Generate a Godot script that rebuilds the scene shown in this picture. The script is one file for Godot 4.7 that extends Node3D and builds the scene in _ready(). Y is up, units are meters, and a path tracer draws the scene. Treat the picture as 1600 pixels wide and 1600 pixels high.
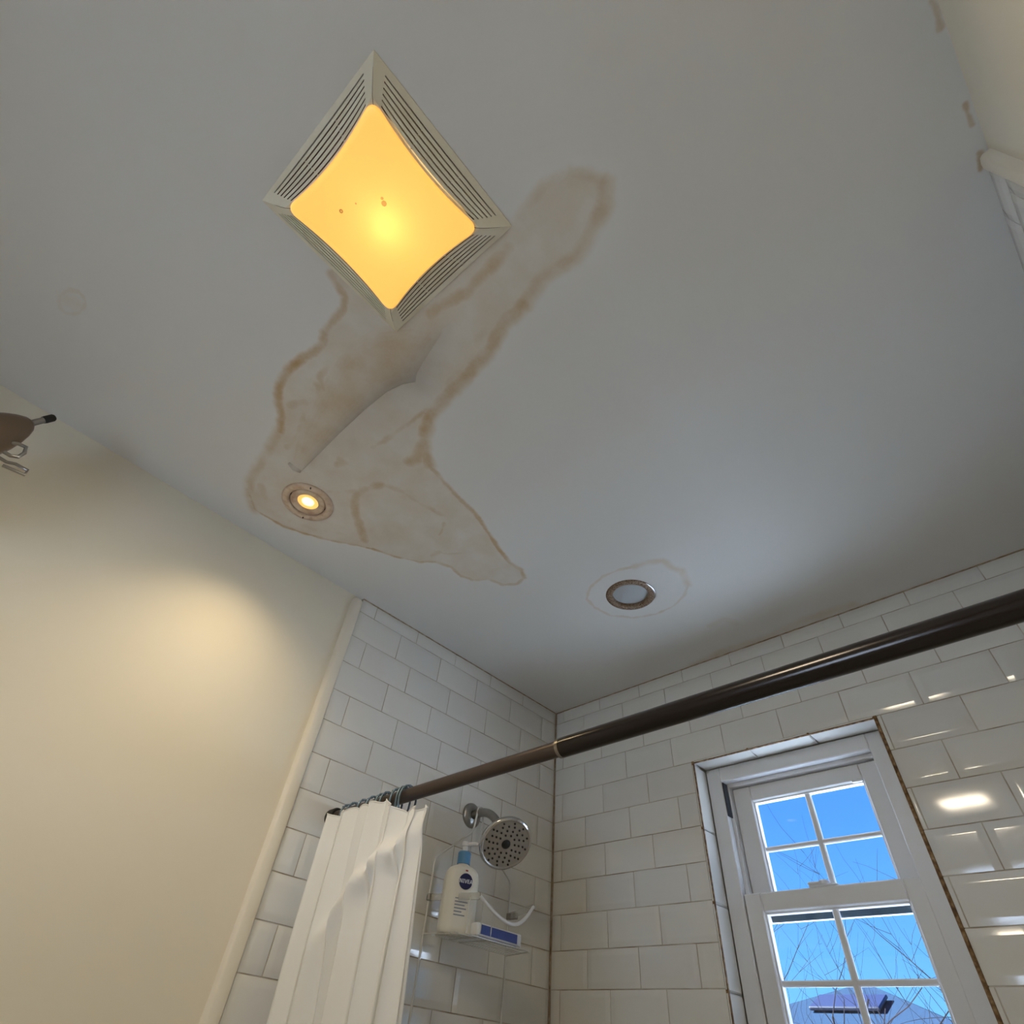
extends Node3D
# A small bathroom seen from below: water-stained ceiling with a fan light and two recessed
# lights, tiled shower alcove with curtain rod, curtain, caddy and sash window.
# World: x = 0 is the tile face of the left wall, z = 0 that of the window wall, y up, metres.

const CEIL := 2.44
const TOPROW := 0.0414          # height of the cut tile row under the ceiling
const ROW := 0.0782             # tile pitch upwards
const FOCAL := 859.93           # pixels, 1600 x 1600 frame
const EYE := Vector3(1.23426, 1.51772, 1.40293)
const CAM_X := Vector3(0.71839499, 0.08076275, -0.69093126)
const CAM_Y := Vector3(0.459786, 0.69022068, 0.55874166)
const CAM_Z := Vector3(0.52202056, -0.71907774, 0.4587175)

var taken := {}
var M := {}

# ---------------------------------------------------------------- pixel -> point on a plane
func on_plane(px: float, py: float, axis: int, val: float) -> Vector3:
	var d := CAM_X * ((px - 800.0) / FOCAL) - CAM_Y * ((py - 800.0) / FOCAL) - CAM_Z
	return EYE + d * ((val - EYE[axis]) / d[axis])

# ---------------------------------------------------------------- mesh helpers
func mb() -> SurfaceTool:
	var st := SurfaceTool.new()
	st.begin(Mesh.PRIMITIVE_TRIANGLES)
	return st

func vert(st: SurfaceTool, p: Vector3, n: Vector3, uv: Vector2) -> void:
	st.set_normal(n); st.set_uv(uv); st.add_vertex(p)

func tri(st: SurfaceTool, a: Vector3, b: Vector3, c: Vector3, na: Vector3, nb: Vector3, nc: Vector3, ua := Vector2.ZERO, ub := Vector2.ZERO, uc := Vector2.ZERO) -> void:
	if (b - a).cross(c - a).dot(na + nb + nc) < 0.0:
		vert(st, a, na, ua); vert(st, b, nb, ub); vert(st, c, nc, uc)
	else:
		vert(st, a, na, ua); vert(st, c, nc, uc); vert(st, b, nb, ub)

func flat_tri(st: SurfaceTool, a: Vector3, b: Vector3, c: Vector3, away: Vector3) -> void:
	var n := (b - a).cross(c - a)
	if n.length() < 1e-14:
		return
	n = n.normalized()
	if n.dot((a + b + c) / 3.0 - away) < 0.0:
		n = -n
	tri(st, a, b, c, n, n, n)

func poly(st: SurfaceTool, pts: Array, away: Vector3) -> void:
	for i in range(1, pts.size() - 1):
		flat_tri(st, pts[0], pts[i], pts[i + 1], away)

func quad_n(st: SurfaceTool, a: Vector3, b: Vector3, c: Vector3, d: Vector3, n: Vector3, ua := Vector2.ZERO, ub := Vector2.ZERO, uc := Vector2.ZERO, ud := Vector2.ZERO) -> void:
	tri(st, a, b, c, n, n, n, ua, ub, uc)
	tri(st, a, c, d, n, n, n, ua, uc, ud)

# chamfered box
func box(st: SurfaceTool, c: Vector3, size: Vector3, bev := 0.0, bas := Basis.IDENTITY) -> void:
	var h := size * 0.5
	var b: float = minf(bev, minf(h.x, minf(h.y, h.z)) * 0.9)
	if b <= 0.0:
		for ax in 3:
			for s in [-1.0, 1.0]:
				var u := (ax + 1) % 3
				var w := (ax + 2) % 3
				var pts := []
				for k in [[-1, -1], [1, -1], [1, 1], [-1, 1]]:
					var p := Vector3.ZERO
					p[ax] = s * h[ax]; p[u] = k[0] * h[u]; p[w] = k[1] * h[w]
					pts.append(c + bas * p)
				poly(st, pts, c)
		return
	# faces
	for ax in 3:
		var u := (ax + 1) % 3
		var w := (ax + 2) % 3
		for s in [-1.0, 1.0]:
			var pts := []
			for k in [[-1, -1], [1, -1], [1, 1], [-1, 1]]:
				var p := Vector3.ZERO
				p[ax] = s * h[ax]; p[u] = k[0] * (h[u] - b); p[w] = k[1] * (h[w] - b)
				pts.append(c + bas * p)
			poly(st, pts, c)
		# edges along ax
		for su in [-1.0, 1.0]:
			for sw in [-1.0, 1.0]:
				var pts := []
				for k in [[-1, 0], [1, 0], [1, 1], [-1, 1]]:
					var p := Vector3.ZERO
					p[ax] = k[0] * (h[ax] - b)
					p[u] = su * (h[u] - (b if k[1] == 1 else 0.0))
					p[w] = sw * (h[w] - (0.0 if k[1] == 1 else b))
					pts.append(c + bas * p)
				poly(st, pts, c)
	for sx in [-1.0, 1.0]:
		for sy in [-1.0, 1.0]:
			for sz in [-1.0, 1.0]:
				var q := Vector3(sx, sy, sz)
				var pts := []
				for ax in 3:
					var p := Vector3.ZERO
					for k in 3:
						p[k] = q[k] * (h[k] - (0.0 if k == ax else b))
					pts.append(c + bas * p)
				poly(st, pts, c)

func span(st: SurfaceTool, a: Vector3, b: Vector3, bev := 0.0) -> void:
	box(st, (a + b) * 0.5, (b - a).abs(), bev)

# tube along a polyline
func tube(st: SurfaceTool, path: Array, radii: Array, sides := 8, caps := true, closed := false) -> void:
	var n := path.size()
	var rings := []
	var norms := []
	var up := Vector3.UP
	var t0: Vector3 = (path[1] - path[0]).normalized()
	if absf(t0.dot(up)) > 0.95:
		up = Vector3.RIGHT
	var x := t0.cross(up).normalized()
	for i in n:
		var t: Vector3
		if closed:
			t = (path[(i + 1) % n] - path[(i - 1 + n) % n]).normalized()
		else:
			t = (path[mini(i + 1, n - 1)] - path[maxi(i - 1, 0)]).normalized()
		x = (x - t * x.dot(t)).normalized()
		var y := t.cross(x)
		var ring := []
		var nr := []
		var r: float = radii[i] if radii.size() > 1 else radii[0]
		for k in sides:
			var a := TAU * k / sides
			var d := x * cos(a) + y * sin(a)
			nr.append(d)
			ring.append(path[i] + d * r)
		rings.append(ring); norms.append(nr)
	var m := n if closed else n - 1
	for i in m:
		var j := (i + 1) % n
		for k in sides:
			var l := (k + 1) % sides
			tri(st, rings[i][k], rings[i][l], rings[j][l], norms[i][k], norms[i][l], norms[j][l])
			tri(st, rings[i][k], rings[j][l], rings[j][k], norms[i][k], norms[j][l], norms[j][k])
	if caps and not closed:
		for e in [0, n - 1]:
			var t: Vector3 = (path[0] - path[1]).normalized() if e == 0 else (path[n - 1] - path[n - 2]).normalized()
			for k in sides:
				tri(st, path[e], rings[e][k], rings[e][(k + 1) % sides], t, t, t)

# surface of revolution: profile of Vector2(radius, height) about the axis through o
func lathe(st: SurfaceTool, o: Vector3, axis: Vector3, profile: Array, seg := 32, smooth := false) -> void:
	var w := axis.normalized()
	var u := w.cross(Vector3.UP if absf(w.y) < 0.9 else Vector3.RIGHT).normalized()
	var v := w.cross(u)
	var np := profile.size()
	for i in np - 1:
		var p0: Vector2 = profile[i]
		var p1: Vector2 = profile[i + 1]
		var dn := Vector2(p1.y - p0.y, -(p1.x - p0.x)).normalized()
		var n0 := dn
		var n1 := dn
		if smooth:
			if i > 0:
				var q: Vector2 = p0 - profile[i - 1]
				n0 = (dn + Vector2(q.y, -q.x).normalized()).normalized()
			if i < np - 2:
				var q2: Vector2 = profile[i + 2] - p1
				n1 = (dn + Vector2(q2.y, -q2.x).normalized()).normalized()
		for k in seg:
			var a := TAU * k / seg
			var b := TAU * (k + 1) / seg
			var da := u * cos(a) + v * sin(a)
			var db := u * cos(b) + v * sin(b)
			var A := o + da * p0.x + w * p0.y
			var B := o + db * p0.x + w * p0.y
			var C := o + db * p1.x + w * p1.y
			var D := o + da * p1.x + w * p1.y
			var nA := da * n0.x + w * n0.y
			var nB := db * n0.x + w * n0.y
			var nC := db * n1.x + w * n1.y
			var nD := da * n1.x + w * n1.y
			if p0.x > 1e-6:
				tri(st, A, B, C, nA, nB, nC)
			if p1.x > 1e-6:
				tri(st, A, C, D, nA, nC, nD)

# smooth grid of points [row][column]; hint says which side is out
func sheet(st: SurfaceTool, g: Array, hint: Vector3, uvs = null) -> void:
	var nr := g.size()
	var nc: int = g[0].size()
	var nn := []
	for i in nr:
		var row := []
		for j in nc:
			var du: Vector3 = g[i][mini(j + 1, nc - 1)] - g[i][maxi(j - 1, 0)]
			var dv: Vector3 = g[mini(i + 1, nr - 1)][j] - g[maxi(i - 1, 0)][j]
			var n := du.cross(dv)
			row.append(n.normalized())
		nn.append(row)
	var total := Vector3.ZERO
	for i in nr:
		for j in nc:
			total += nn[i][j]
	var sgn := 1.0 if total.dot(hint) >= 0.0 else -1.0
	for i in nr - 1:
		for j in nc - 1:
			var ua := Vector2.ZERO; var ub := ua; var uc := ua; var ud := ua
			if uvs != null:
				ua = uvs[i][j]; ub = uvs[i][j + 1]; uc = uvs[i + 1][j + 1]; ud = uvs[i + 1][j]
			tri(st, g[i][j], g[i][j + 1], g[i + 1][j + 1], nn[i][j] * sgn, nn[i][j + 1] * sgn, nn[i + 1][j + 1] * sgn, ua, ub, uc)
			tri(st, g[i][j], g[i + 1][j + 1], g[i + 1][j], nn[i][j] * sgn, nn[i + 1][j + 1] * sgn, nn[i + 1][j] * sgn, ua, uc, ud)

# ---------------------------------------------------------------- scene helpers
func numbered(n: String) -> String:
	if not taken.has(n):
		taken[n] = 0
		return n
	taken[n] += 1
	return "%s_%03d" % [n, taken[n]]

func tag(o: Node3D, label: String, category: String, group := "") -> Node3D:
	o.set_meta("label", label); o.set_meta("category", category)
	if group:
		o.set_meta("group", group)
	return o

func thing(called: String, at: Vector3, label: String, category: String, group := "") -> Node3D:
	var o := Node3D.new()
	o.name = numbered(called)
	add_child(o)
	o.position = at
	return tag(o, label, category, group)

# commits a shape given in world coordinates as a mesh under parent
func put(called: String, st: SurfaceTool, m: Material, parent: Node3D = self) -> MeshInstance3D:
	var o := MeshInstance3D.new()
	o.mesh = st.commit()
	o.material_override = m
	o.name = numbered(called) if parent == self else called
	parent.add_child(o, true)
	if parent != self:
		o.position = -world_of(parent)
	return o

func world_of(n: Node) -> Vector3:
	var p := Vector3.ZERO
	while n != self and n is Node3D:
		p += n.position
		n = n.get_parent()
	return p

func structure(called: String, st: SurfaceTool, m: Material) -> MeshInstance3D:
	var o := put(called, st, m)
	o.set_meta("kind", "structure")
	return o

func noise_tex(freq: float, ramp: Array, size := 512, sd := 1, octaves := 4) -> NoiseTexture2D:
	var n := FastNoiseLite.new()
	n.noise_type = FastNoiseLite.TYPE_SIMPLEX_SMOOTH
	n.seed = sd
	n.frequency = freq
	n.fractal_octaves = octaves
	var t := NoiseTexture2D.new()
	t.width = size; t.height = size
	t.seamless = true
	t.noise = n
	var g := Gradient.new()
	var offs := PackedFloat32Array()
	var cols := PackedColorArray()
	for r in ramp:
		offs.append(r[0]); cols.append(r[1])
	g.offsets = offs; g.colors = cols
	t.color_ramp = g
	return t

func mat(called: String, c: Color, rough := 0.6, metal := 0.0) -> StandardMaterial3D:
	var m := StandardMaterial3D.new()
	m.resource_name = called
	m.albedo_color = c
	m.roughness = rough
	m.metallic = metal
	M[called] = m
	return m

func triplanar(m: StandardMaterial3D, s: float) -> void:
	m.uv1_triplanar = true
	m.uv1_world_triplanar = true
	m.uv1_scale = Vector3(s, s, s)

func grey(v: float) -> Color:
	return Color(v, v, v)

# ================================================================ scene
func _ready() -> void:
	camera_and_light()
	materials()
	room()
	tiles()
	window()
	outside()
	fan_light()
	lit_downlight()
	unlit_downlight()
	rod_and_curtain()
	shower()
	caddy()
	sconce()

func camera_and_light() -> void:
	var cam := Camera3D.new()
	cam.name = "camera"
	cam.transform = Transform3D(Basis(CAM_X, CAM_Y, CAM_Z), EYE)
	cam.fov = rad_to_deg(2.0 * atan(800.0 / FOCAL))
	cam.near = 0.02
	cam.far = 300.0
	cam.current = true
	add_child(cam)
	var sky_m := ProceduralSkyMaterial.new()
	sky_m.sky_top_color = Color(0.20, 0.48, 0.93)
	sky_m.sky_horizon_color = Color(0.50, 0.82, 1.0)
	sky_m.sky_curve = 0.14
	sky_m.ground_horizon_color = Color(0.55, 0.62, 0.68)
	sky_m.ground_bottom_color = Color(0.55, 0.6, 0.66)
	sky_m.sky_energy_multiplier = 1.15
	sky_m.sun_angle_max = 1.0
	var sky := Sky.new()
	sky.sky_material = sky_m
	var env := Environment.new()
	env.background_mode = Environment.BG_SKY
	env.sky = sky
	env.tonemap_mode = Environment.TONE_MAPPER_LINEAR
	env.tonemap_exposure = 1.04
	env.sdfgi_enabled = true
	env.ssao_enabled = true
	env.ssil_enabled = true
	var we := WorldEnvironment.new()
	we.name = "environment"
	we.environment = env
	add_child(we)
	# winter sun from the side of the house: lights the whitened ground and the neighbour's roof, not the windows
	var sun := DirectionalLight3D.new()
	sun.name = "sun"
	sun.light_energy = 29.0
	sun.light_color = Color(0.88, 0.94, 1.0)
	sun.light_angular_distance = 0.6
	sun.shadow_enabled = true
	sun.transform = Transform3D(Basis.looking_at(Vector3(0.78, -0.62, -0.03).normalized()), Vector3(0, 20, 0))
	add_child(sun)

func materials() -> void:
	var m := mat("wall_paint", Color(0.87, 0.84, 0.77), 0.62)
	m = mat("plain_white", Color(0.86, 0.85, 0.82), 0.6)
	m = mat("floor_tile", Color(0.90, 0.90, 0.89), 0.5)
	m = mat("trim_paint", Color(0.88, 0.85, 0.79), 0.45)
	for k in 3:
		m = mat("tile_%d" % k, [Color(0.865, 0.86, 0.84), Color(0.855, 0.85, 0.832), Color(0.872, 0.866, 0.842)][k], 0.09)
		m.metallic_specular = 0.55
	m = mat("grout", Color.WHITE, 0.9)
	m.albedo_texture = noise_tex(0.012, [[0.0, Color(0.60, 0.52, 0.42)], [0.42, Color(0.70, 0.66, 0.59)], [0.62, Color(0.77, 0.74, 0.69)], [1.0, Color(0.80, 0.78, 0.74)]], 512, 3)
	triplanar(m, 1.6)
	m = mat("brown_grout", Color.WHITE, 0.9)
	m.albedo_texture = noise_tex(0.03, [[0.0, Color(0.26, 0.18, 0.10)], [0.45, Color(0.42, 0.31, 0.18)], [0.7, Color(0.55, 0.44, 0.30)], [1.0, Color(0.68, 0.60, 0.48)]], 512, 9)
	triplanar(m, 4.0)
	m = mat("corner_caulk", Color.WHITE, 0.9)
	m.albedo_texture = noise_tex(0.03, [[0.0, Color(0.45, 0.35, 0.24)], [0.5, Color(0.62, 0.54, 0.43)], [1.0, Color(0.74, 0.70, 0.62)]], 256, 10)
	triplanar(m, 4.0)
	m = mat("vinyl", Color(0.86, 0.86, 0.86), 0.38)
	m = mat("rail_shade_strip", Color(0.13, 0.22, 0.28), 0.7)  # dark colour standing for shade on the rail
	m = mat("gasket", Color(0.12, 0.14, 0.17), 0.6)
	m = mat("pane", Color(0.9, 0.97, 1.0, 0.03), 0.02)
	m.transparency = BaseMaterial3D.TRANSPARENCY_ALPHA
	m = mat("white_latch", Color(0.82, 0.82, 0.82), 0.35)
	m = mat("rod_metal", Color(0.30, 0.26, 0.235), 0.36, 0.6)
	m = mat("outer_rod_metal", Color(0.17, 0.15, 0.14), 0.20, 0.5)
	m = mat("rod_collar", Color(0.55, 0.52, 0.47), 0.3, 0.8)
	m = mat("chrome", Color(0.80, 0.80, 0.80), 0.12, 1.0)
	m = mat("brushed_chrome", Color(0.58, 0.57, 0.55), 0.32, 1.0)
	m = mat("nozzle_face", Color(0.68, 0.67, 0.65), 0.35, 0.8)
	m = mat("black_rubber", Color(0.06, 0.06, 0.06), 0.6)
	m = mat("ring_metal", Color(0.42, 0.50, 0.55), 0.3, 0.7)
	m = mat("curtain_cloth", Color(0.96, 0.96, 0.95), 0.85)
	m.backlight_enabled = true
	m.backlight = Color(0.62, 0.62, 0.62)
	m = mat("wire", Color(0.82, 0.82, 0.80), 0.3, 0.35)
	m = mat("clear_plastic", Color(0.84, 0.85, 0.83, 0.32), 0.2)
	m.transparency = BaseMaterial3D.TRANSPARENCY_ALPHA
	m = mat("white_plastic", Color(0.88, 0.89, 0.90), 0.3)
	m = mat("bottle_plastic", Color(0.88, 0.87, 0.83), 0.35)
	m = mat("collar_blue", Color(0.33, 0.55, 0.72), 0.35)
	m = mat("navy", Color(0.05, 0.08, 0.30), 0.35)
	m = mat("print_white", Color(0.85, 0.87, 0.92), 0.5)
	m = mat("print_grey_blue", Color(0.52, 0.56, 0.62), 0.5)
	m = mat("print_red", Color(0.62, 0.16, 0.18), 0.5)
	m = mat("box_blue", Color(0.16, 0.22, 0.52), 0.4)
	m = mat("grille_plastic", Color(0.89, 0.865, 0.78), 0.45)
	m = mat("duct_metal", Color(0.34, 0.24, 0.17), 0.6, 0.2)
	m = mat("housing_metal", Color(0.7, 0.68, 0.64), 0.5, 0.3)
	m = mat("insect", Color(0.60, 0.33, 0.10, 0.38), 0.8)
	m.transparency = BaseMaterial3D.TRANSPARENCY_ALPHA
	m = mat("fan_lamp_lens", Color(1.0, 0.80, 0.45), 0.35)
	m.emission_enabled = true
	m.emission = Color(1.0, 0.75, 0.35)
	m.emission_energy_multiplier = 0.74
	m.backlight_enabled = true
	m.backlight = Color(0.55, 0.48, 0.30)
	m = mat("aged_nickel", Color.WHITE, 0.38, 0.25)
	m.albedo_texture = noise_tex(0.02, [[0.0, Color(0.66, 0.54, 0.45)], [0.5, Color(0.78, 0.70, 0.61)], [1.0, Color(0.85, 0.80, 0.73)]], 256, 21)
	triplanar(m, 6.0)
	m = mat("downlight_glow", Color(1.0, 0.95, 0.8), 0.4)
	m.emission_enabled = true
	m.emission = Color(1.0, 0.93, 0.62)
	m.emission_energy_multiplier = 2.2
	m = mat("reflector_glow", Color(1.0, 0.9, 0.6), 0.4)
	m.emission_enabled = true
	m.emission = Color(1.0, 0.78, 0.36)
	m.emission_energy_multiplier = 0.7
	m = mat("rusty_ring", Color.WHITE, 0.55, 0.3)
	m.albedo_texture = noise_tex(0.035, [[0.0, Color(0.20, 0.11, 0.06)], [0.38, Color(0.42, 0.30, 0.20)], [0.5, Color(0.58, 0.52, 0.45)], [0.62, Color(0.50, 0.42, 0.34)], [1.0, Color(0.70, 0.66, 0.60)]], 512, 33)
	triplanar(m, 9.0)
	m = mat("frosted_lens", Color(0.66, 0.67, 0.68), 0.3)
	m = mat("sconce_metal", Color(0.50, 0.43, 0.36), 0.3, 0.85)
	m = mat("bark", Color(0.13, 0.12, 0.13), 0.9)
	m.metallic_specular = 0.0
	m = mat("roof_shingle", Color.WHITE, 0.9)
	m.albedo_texture = noise_tex(0.05, [[0.0, Color(0.105, 0.15, 0.205)], [1.0, Color(0.13, 0.18, 0.24)]], 256, 41)
	triplanar(m, 0.8)
	m.metallic_specular = 0.0
	m = mat("roof_panel", Color(0.03, 0.06, 0.16), 0.4)
	m = mat("siding", Color(0.75, 0.74, 0.7), 0.8)
	m = mat("snow", Color.WHITE, 0.95)  # unseen ground made white to throw daylight up onto the ceiling
	m.albedo_texture = noise_tex(0.03, [[0.0, Color(0.86, 0.89, 0.93)], [1.0, Color(0.94, 0.96, 0.98)]], 512, 51)
	triplanar(m, 0.2)

# ---------------------------------------------------------------- ceiling stains
const SX0 := -0.02
const SZ0 := -0.02
const SPX := 0.0012
const TW := 1300
const TH := 2048
var dens: PackedFloat32Array

func cpx(p: Vector2) -> Vector2:      # photo pixel -> stain map texel
	var q := on_plane(p.x, p.y, 1, CEIL)
	return Vector2((q.x - SX0) / SPX, (q.z - SZ0) / SPX)

func stroke(pts: Array, width: float, strength: float, soft := 1.0, wob: FastNoiseLite = null) -> void:
	# width in texels; soft 1 = fades across the whole width
	for i in pts.size() - 1:
		var a: Vector2 = cpx(pts[i])
		var b: Vector2 = cpx(pts[i + 1])
		var x0 := maxi(0, int(minf(a.x, b.x) - width - 4))
		var x1 := mini(TW - 1, int(maxf(a.x, b.x) + width + 4))
		var y0 := maxi(0, int(minf(a.y, b.y) - width - 4))
		var y1 := mini(TH - 1, int(maxf(a.y, b.y) + width + 4))
		var ab := b - a
		var l2: float = maxf(ab.length_squared(), 1e-6)
		for y in range(y0, y1 + 1):
			for x in range(x0, x1 + 1):
				var p := Vector2(x, y)
				var t := clampf((p - a).dot(ab) / l2, 0.0, 1.0)
				var d := p.distance_to(a + ab * t)
				if wob:
					d += 3.0 * wob.get_noise_2d(x, y)
				if d < width:
					var k := strength * smoothstep(0.0, 0.95 * soft, 1.0 - d / width)
					if wob:
						k *= 0.80 + 0.55 * wob.get_noise_2d(x * 0.45 + 300, y * 0.45)
					var at := y * TW + x
					if k > dens[at]:
						dens[at] = k

func stain_map() -> ImageTexture:
	dens = PackedFloat32Array()
	dens.resize(TW * TH)
	var wob := FastNoiseLite.new()
	wob.seed = 7; wob.frequency = 0.035; wob.fractal_octaves = 4
	var blot := FastNoiseLite.new()
	blot.seed = 19; blot.frequency = 0.012; blot.fractal_octaves = 5
	var outline := [[518, 400], [517.6, 428], [541, 465], [538, 484], [517.5, 506], [508, 523], [506.6, 539], [483, 556], [459.7, 570], [445.6, 587.5], [436, 609], [435.6, 628], [441, 650], [439, 675], [427, 697], [408, 725], [392.5, 750], [391, 775], [398.8, 797], [417.5, 808], [442.5, 822], [474, 833], [514, 844], [555, 851.6], [583, 858], [614, 869], [655, 878], [680, 878], [705, 886], [720.6, 900], [739, 906], [764, 904.7], [786, 914], [808, 912.5], [819, 903], [814, 890.6], [795.6, 879.7], [777, 856], [761, 831], [742.5, 803], [720.6, 783], [695.6, 756], [670.6, 728], [663, 709], [663, 681], [670.6, 650], [692.5, 625], [717.5, 600], [739, 575], [764, 547], [783, 506], [817.5, 478], [841, 437.5], [868, 418], [899, 399], [922.5, 360], [946, 321], [942, 290], [919, 279], [888, 277], [853, 294], [826, 329], [806, 356], [760, 340]]
	var o := []
	for p in outline:
		o.append(Vector2(p[0], p[1]))
	var pg := PackedVector2Array()
	for p in o:
		pg.append(cpx(p))
	var lo := pg[0]
	var hi := pg[0]
	for p in pg:
		lo = lo.min(p); hi = hi.max(p)
	for y in range(maxi(0, int(lo.y)), mini(TH, int(hi.y) + 1)):
		for x in range(maxi(0, int(lo.x)), mini(TW, int(hi.x) + 1)):
			var w := Vector2(x + 4.0 * wob.get_noise_2d(x + 900, y), y + 4.0 * wob.get_noise_2d(x, y + 900))
			if Geometry2D.is_point_in_polygon(w, pg):
				dens[y * TW + x] = 0.25 + 0.16 * blot.get_noise_2d(x, y)
	for fl in [[[[691, 513], [688, 525], [674, 546], [661, 566], [651, 584], [649, 597], [630, 600], [605, 612], [574, 637], [536, 672], [505, 703], [471, 736], [453, 722], [462, 680], [480, 640], [505, 590], [530, 545], [580, 512], [640, 505]], 0.42]]:
		var fp := PackedVector2Array()
		var flo := Vector2(1e6, 1e6)
		var fhi := -flo
		for p in fl[0]:
			var q := cpx(Vector2(p[0], p[1]))
			fp.append(q); flo = flo.min(q); fhi = fhi.max(q)
		for y in range(int(flo.y), int(fhi.y) + 1):
			for x in range(int(flo.x), int(fhi.x) + 1):
				var inside := 0
				for t in 12:
					var jit := Vector2(cos(t * 2.4), sin(t * 2.4)) * (4.0 + 1.9 * t)
					if Geometry2D.is_point_in_polygon(Vector2(x, y) + jit, fp):
						inside += 1
				if inside > 0:
					var at := y * TW + x
					dens[at] = maxf(dens[at], (fl[1] + 0.22 * blot.get_noise_2d(x * 1.3, y * 1.3)) * inside / 12.0)
	# darker rims: left run, lower thin line, right run and the arm beside the fan
	stroke(o.slice(1, 8), 11, 0.55, 1.0, wob)
	stroke(o.slice(5, 14), 13, 0.80, 1.0, wob)
	stroke(o.slice(13, 19), 18, 0.50, 1.0, wob)
	stroke(o.slice(17, 28), 5, 0.72, 0.9, wob)
	stroke(o.slice(26, 35), 7, 0.50, 0.8, wob)
	stroke(o.slice(34, 43), 8, 0.70, 0.9, wob)
	stroke(o.slice(42, 46), 20, 0.62, 1.0, wob)
	stroke(o.slice(44, 52), 20, 0.78, 1.0, wob)
	stroke(o.slice(50, 58), 20, 0.50, 1.0, wob)
	stroke(o.slice(56, 63), 16, 0.36, 1.0, wob)
	var inner := [
		[[[595.6, 757.8], [567.5, 765.6], [553, 781], [555, 803], [564, 825], [570, 845]], 19, 0.68],
		[[[595.6, 757.8], [623.7, 765.6], [649, 781], [680, 800], [705, 809]], 15, 0.50],
		[[[514, 769], [540, 769], [560, 768]], 14, 0.42],
		[[[640, 722], [650, 716], [660, 700]], 26, 0.66],
		[[[670, 640], [655, 650], [623.7, 672], [600, 690], [583, 700]], 12, 0.52],
		[[[694, 818], [690, 830], [686, 836]], 9, 0.62],
		[[[680, 862], [700, 866], [739, 864]], 8, 0.40],
		[[[676, 868], [688, 862]], 13, 0.50],
		[[[514, 575], [500, 590], [505, 610], [496, 615]], 14, 0.50],
		[[[496, 603], [500, 625], [483, 628], [455, 636]], 18, 0.58],
		[[[474, 640], [474, 656], [464, 681], [449, 700]], 15, 0.52],
		[[[672, 492], [690, 480], [701.6, 472], [729, 457], [767.5, 418], [791, 387]], 19, 0.60],
		[[[533, 718], [540, 724], [528, 727]], 17, 0.58],
		[[[408, 760], [420, 800], [470, 822], [540, 838]], 22, 0.36],
		[[[760, 520], [740, 560], [705, 600]], 30, 0.40],
	]
	for s in inner:
		var pts := []
		for p in s[0]:
			pts.append(Vector2(p[0], p[1]))
		stroke(pts, s[1], s[2], 1.0, wob)
	# ring round the unlit downlight
	var ring := [[916.7, 936], [922, 918], [942, 901], [966, 891], [992, 885.6], [1012, 879], [1036, 877], [1051, 888], [1065.5, 892], [1075, 914], [1068.7, 931.6], [1053, 947], [1025, 960], [990, 965.5], [953, 962], [928.7, 949], [916.7, 936]]
	var rp := []
	for p in ring:
		rp.append(Vector2(p[0], p[1]))
	stroke(rp, 5, 0.30, 0.8, wob)
	stroke(rp.slice(4, 10), 13, 0.34, 1.0, wob)
	# faint round mark at the left, and marks along the window wall
	var round_mark := []
	for k in 13:
		round_mark.append(Vector2(113 + 21 * cos(TAU * k / 12), 473 + 19 * sin(TAU * k / 12)))
	stroke(round_mark, 5, 0.13, 1.0, wob)
	stroke([Vector2(106, 470), Vector2(120, 476)], 20, 0.10, 1.0, wob)
	stroke([Vector2(1085, 1040), Vector2(1130, 1018), Vector2(1200, 996), Vector2(1260, 968), Vector2(1330, 945)], 22, 0.22, 1.0, wob)
	stroke([Vector2(1110, 978), Vector2(1130, 968), Vector2(1150, 975)], 14, 0.14, 1.0, wob)
	# grimy spots along the joint with the right wall
	stroke([Vector2(1456, 2), Vector2(1463, 24), Vector2(1470, 45)], 5, 0.40, 1.0, wob)
	stroke([Vector2(1507, 165), Vector2(1512, 180), Vector2(1518, 196)], 4, 0.70, 1.0, wob)
	stroke([Vector2(1531, 240), Vector2(1531, 266)], 5, 0.60, 1.0, wob)
	var base := Color(0.845, 0.84, 0.825)
	var tan_c := Color(0.67, 0.53, 0.345)
	var bytes := PackedByteArray()
	bytes.resize(TW * TH * 3)
	var fine := FastNoiseLite.new()
	fine.seed = 3; fine.frequency = 0.2
	for y in TH:
		for x in TW:
			var i := y * TW + x
			var k := dens[i]
			var r := base.r; var g := base.g; var b := base.b
			if k > 0.0:
				k *= 1.0 + 0.10 * fine.get_noise_2d(x, y)
				k *= 0.92
				r = lerpf(r, tan_c.r, k); g = lerpf(g, tan_c.g, k); b = lerpf(b, tan_c.b, k)
			bytes[i * 3] = int(r * 255.0); bytes[i * 3 + 1] = int(g * 255.0); bytes[i * 3 + 2] = int(b * 255.0)
	dens.clear()
	return ImageTexture.create_from_image(Image.create_from_data(TW, TH, false, Image.FORMAT_RGB8, bytes))

func cuv(p: Vector3) -> Vector2:
	return Vector2((p.x - SX0) / (SPX * TW), (p.z - SZ0) / (SPX * TH))

# ---------------------------------------------------------------- room shell
const FAN_C := Vector2(0.867, 1.4085)
const FAN_TURN := -0.052
const CAN1 := Vector2(0.208, 1.150)
const CAN2 := Vector2(0.597, 0.394)
const PLANE_LEFT := -0.009
const X_RIGHT := 1.524
const Z_FRONT := 2.44
const WX0 := 0.496
const WX1 := 0.957
const WY1 := 2.160
const WY0 := 1.530

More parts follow.
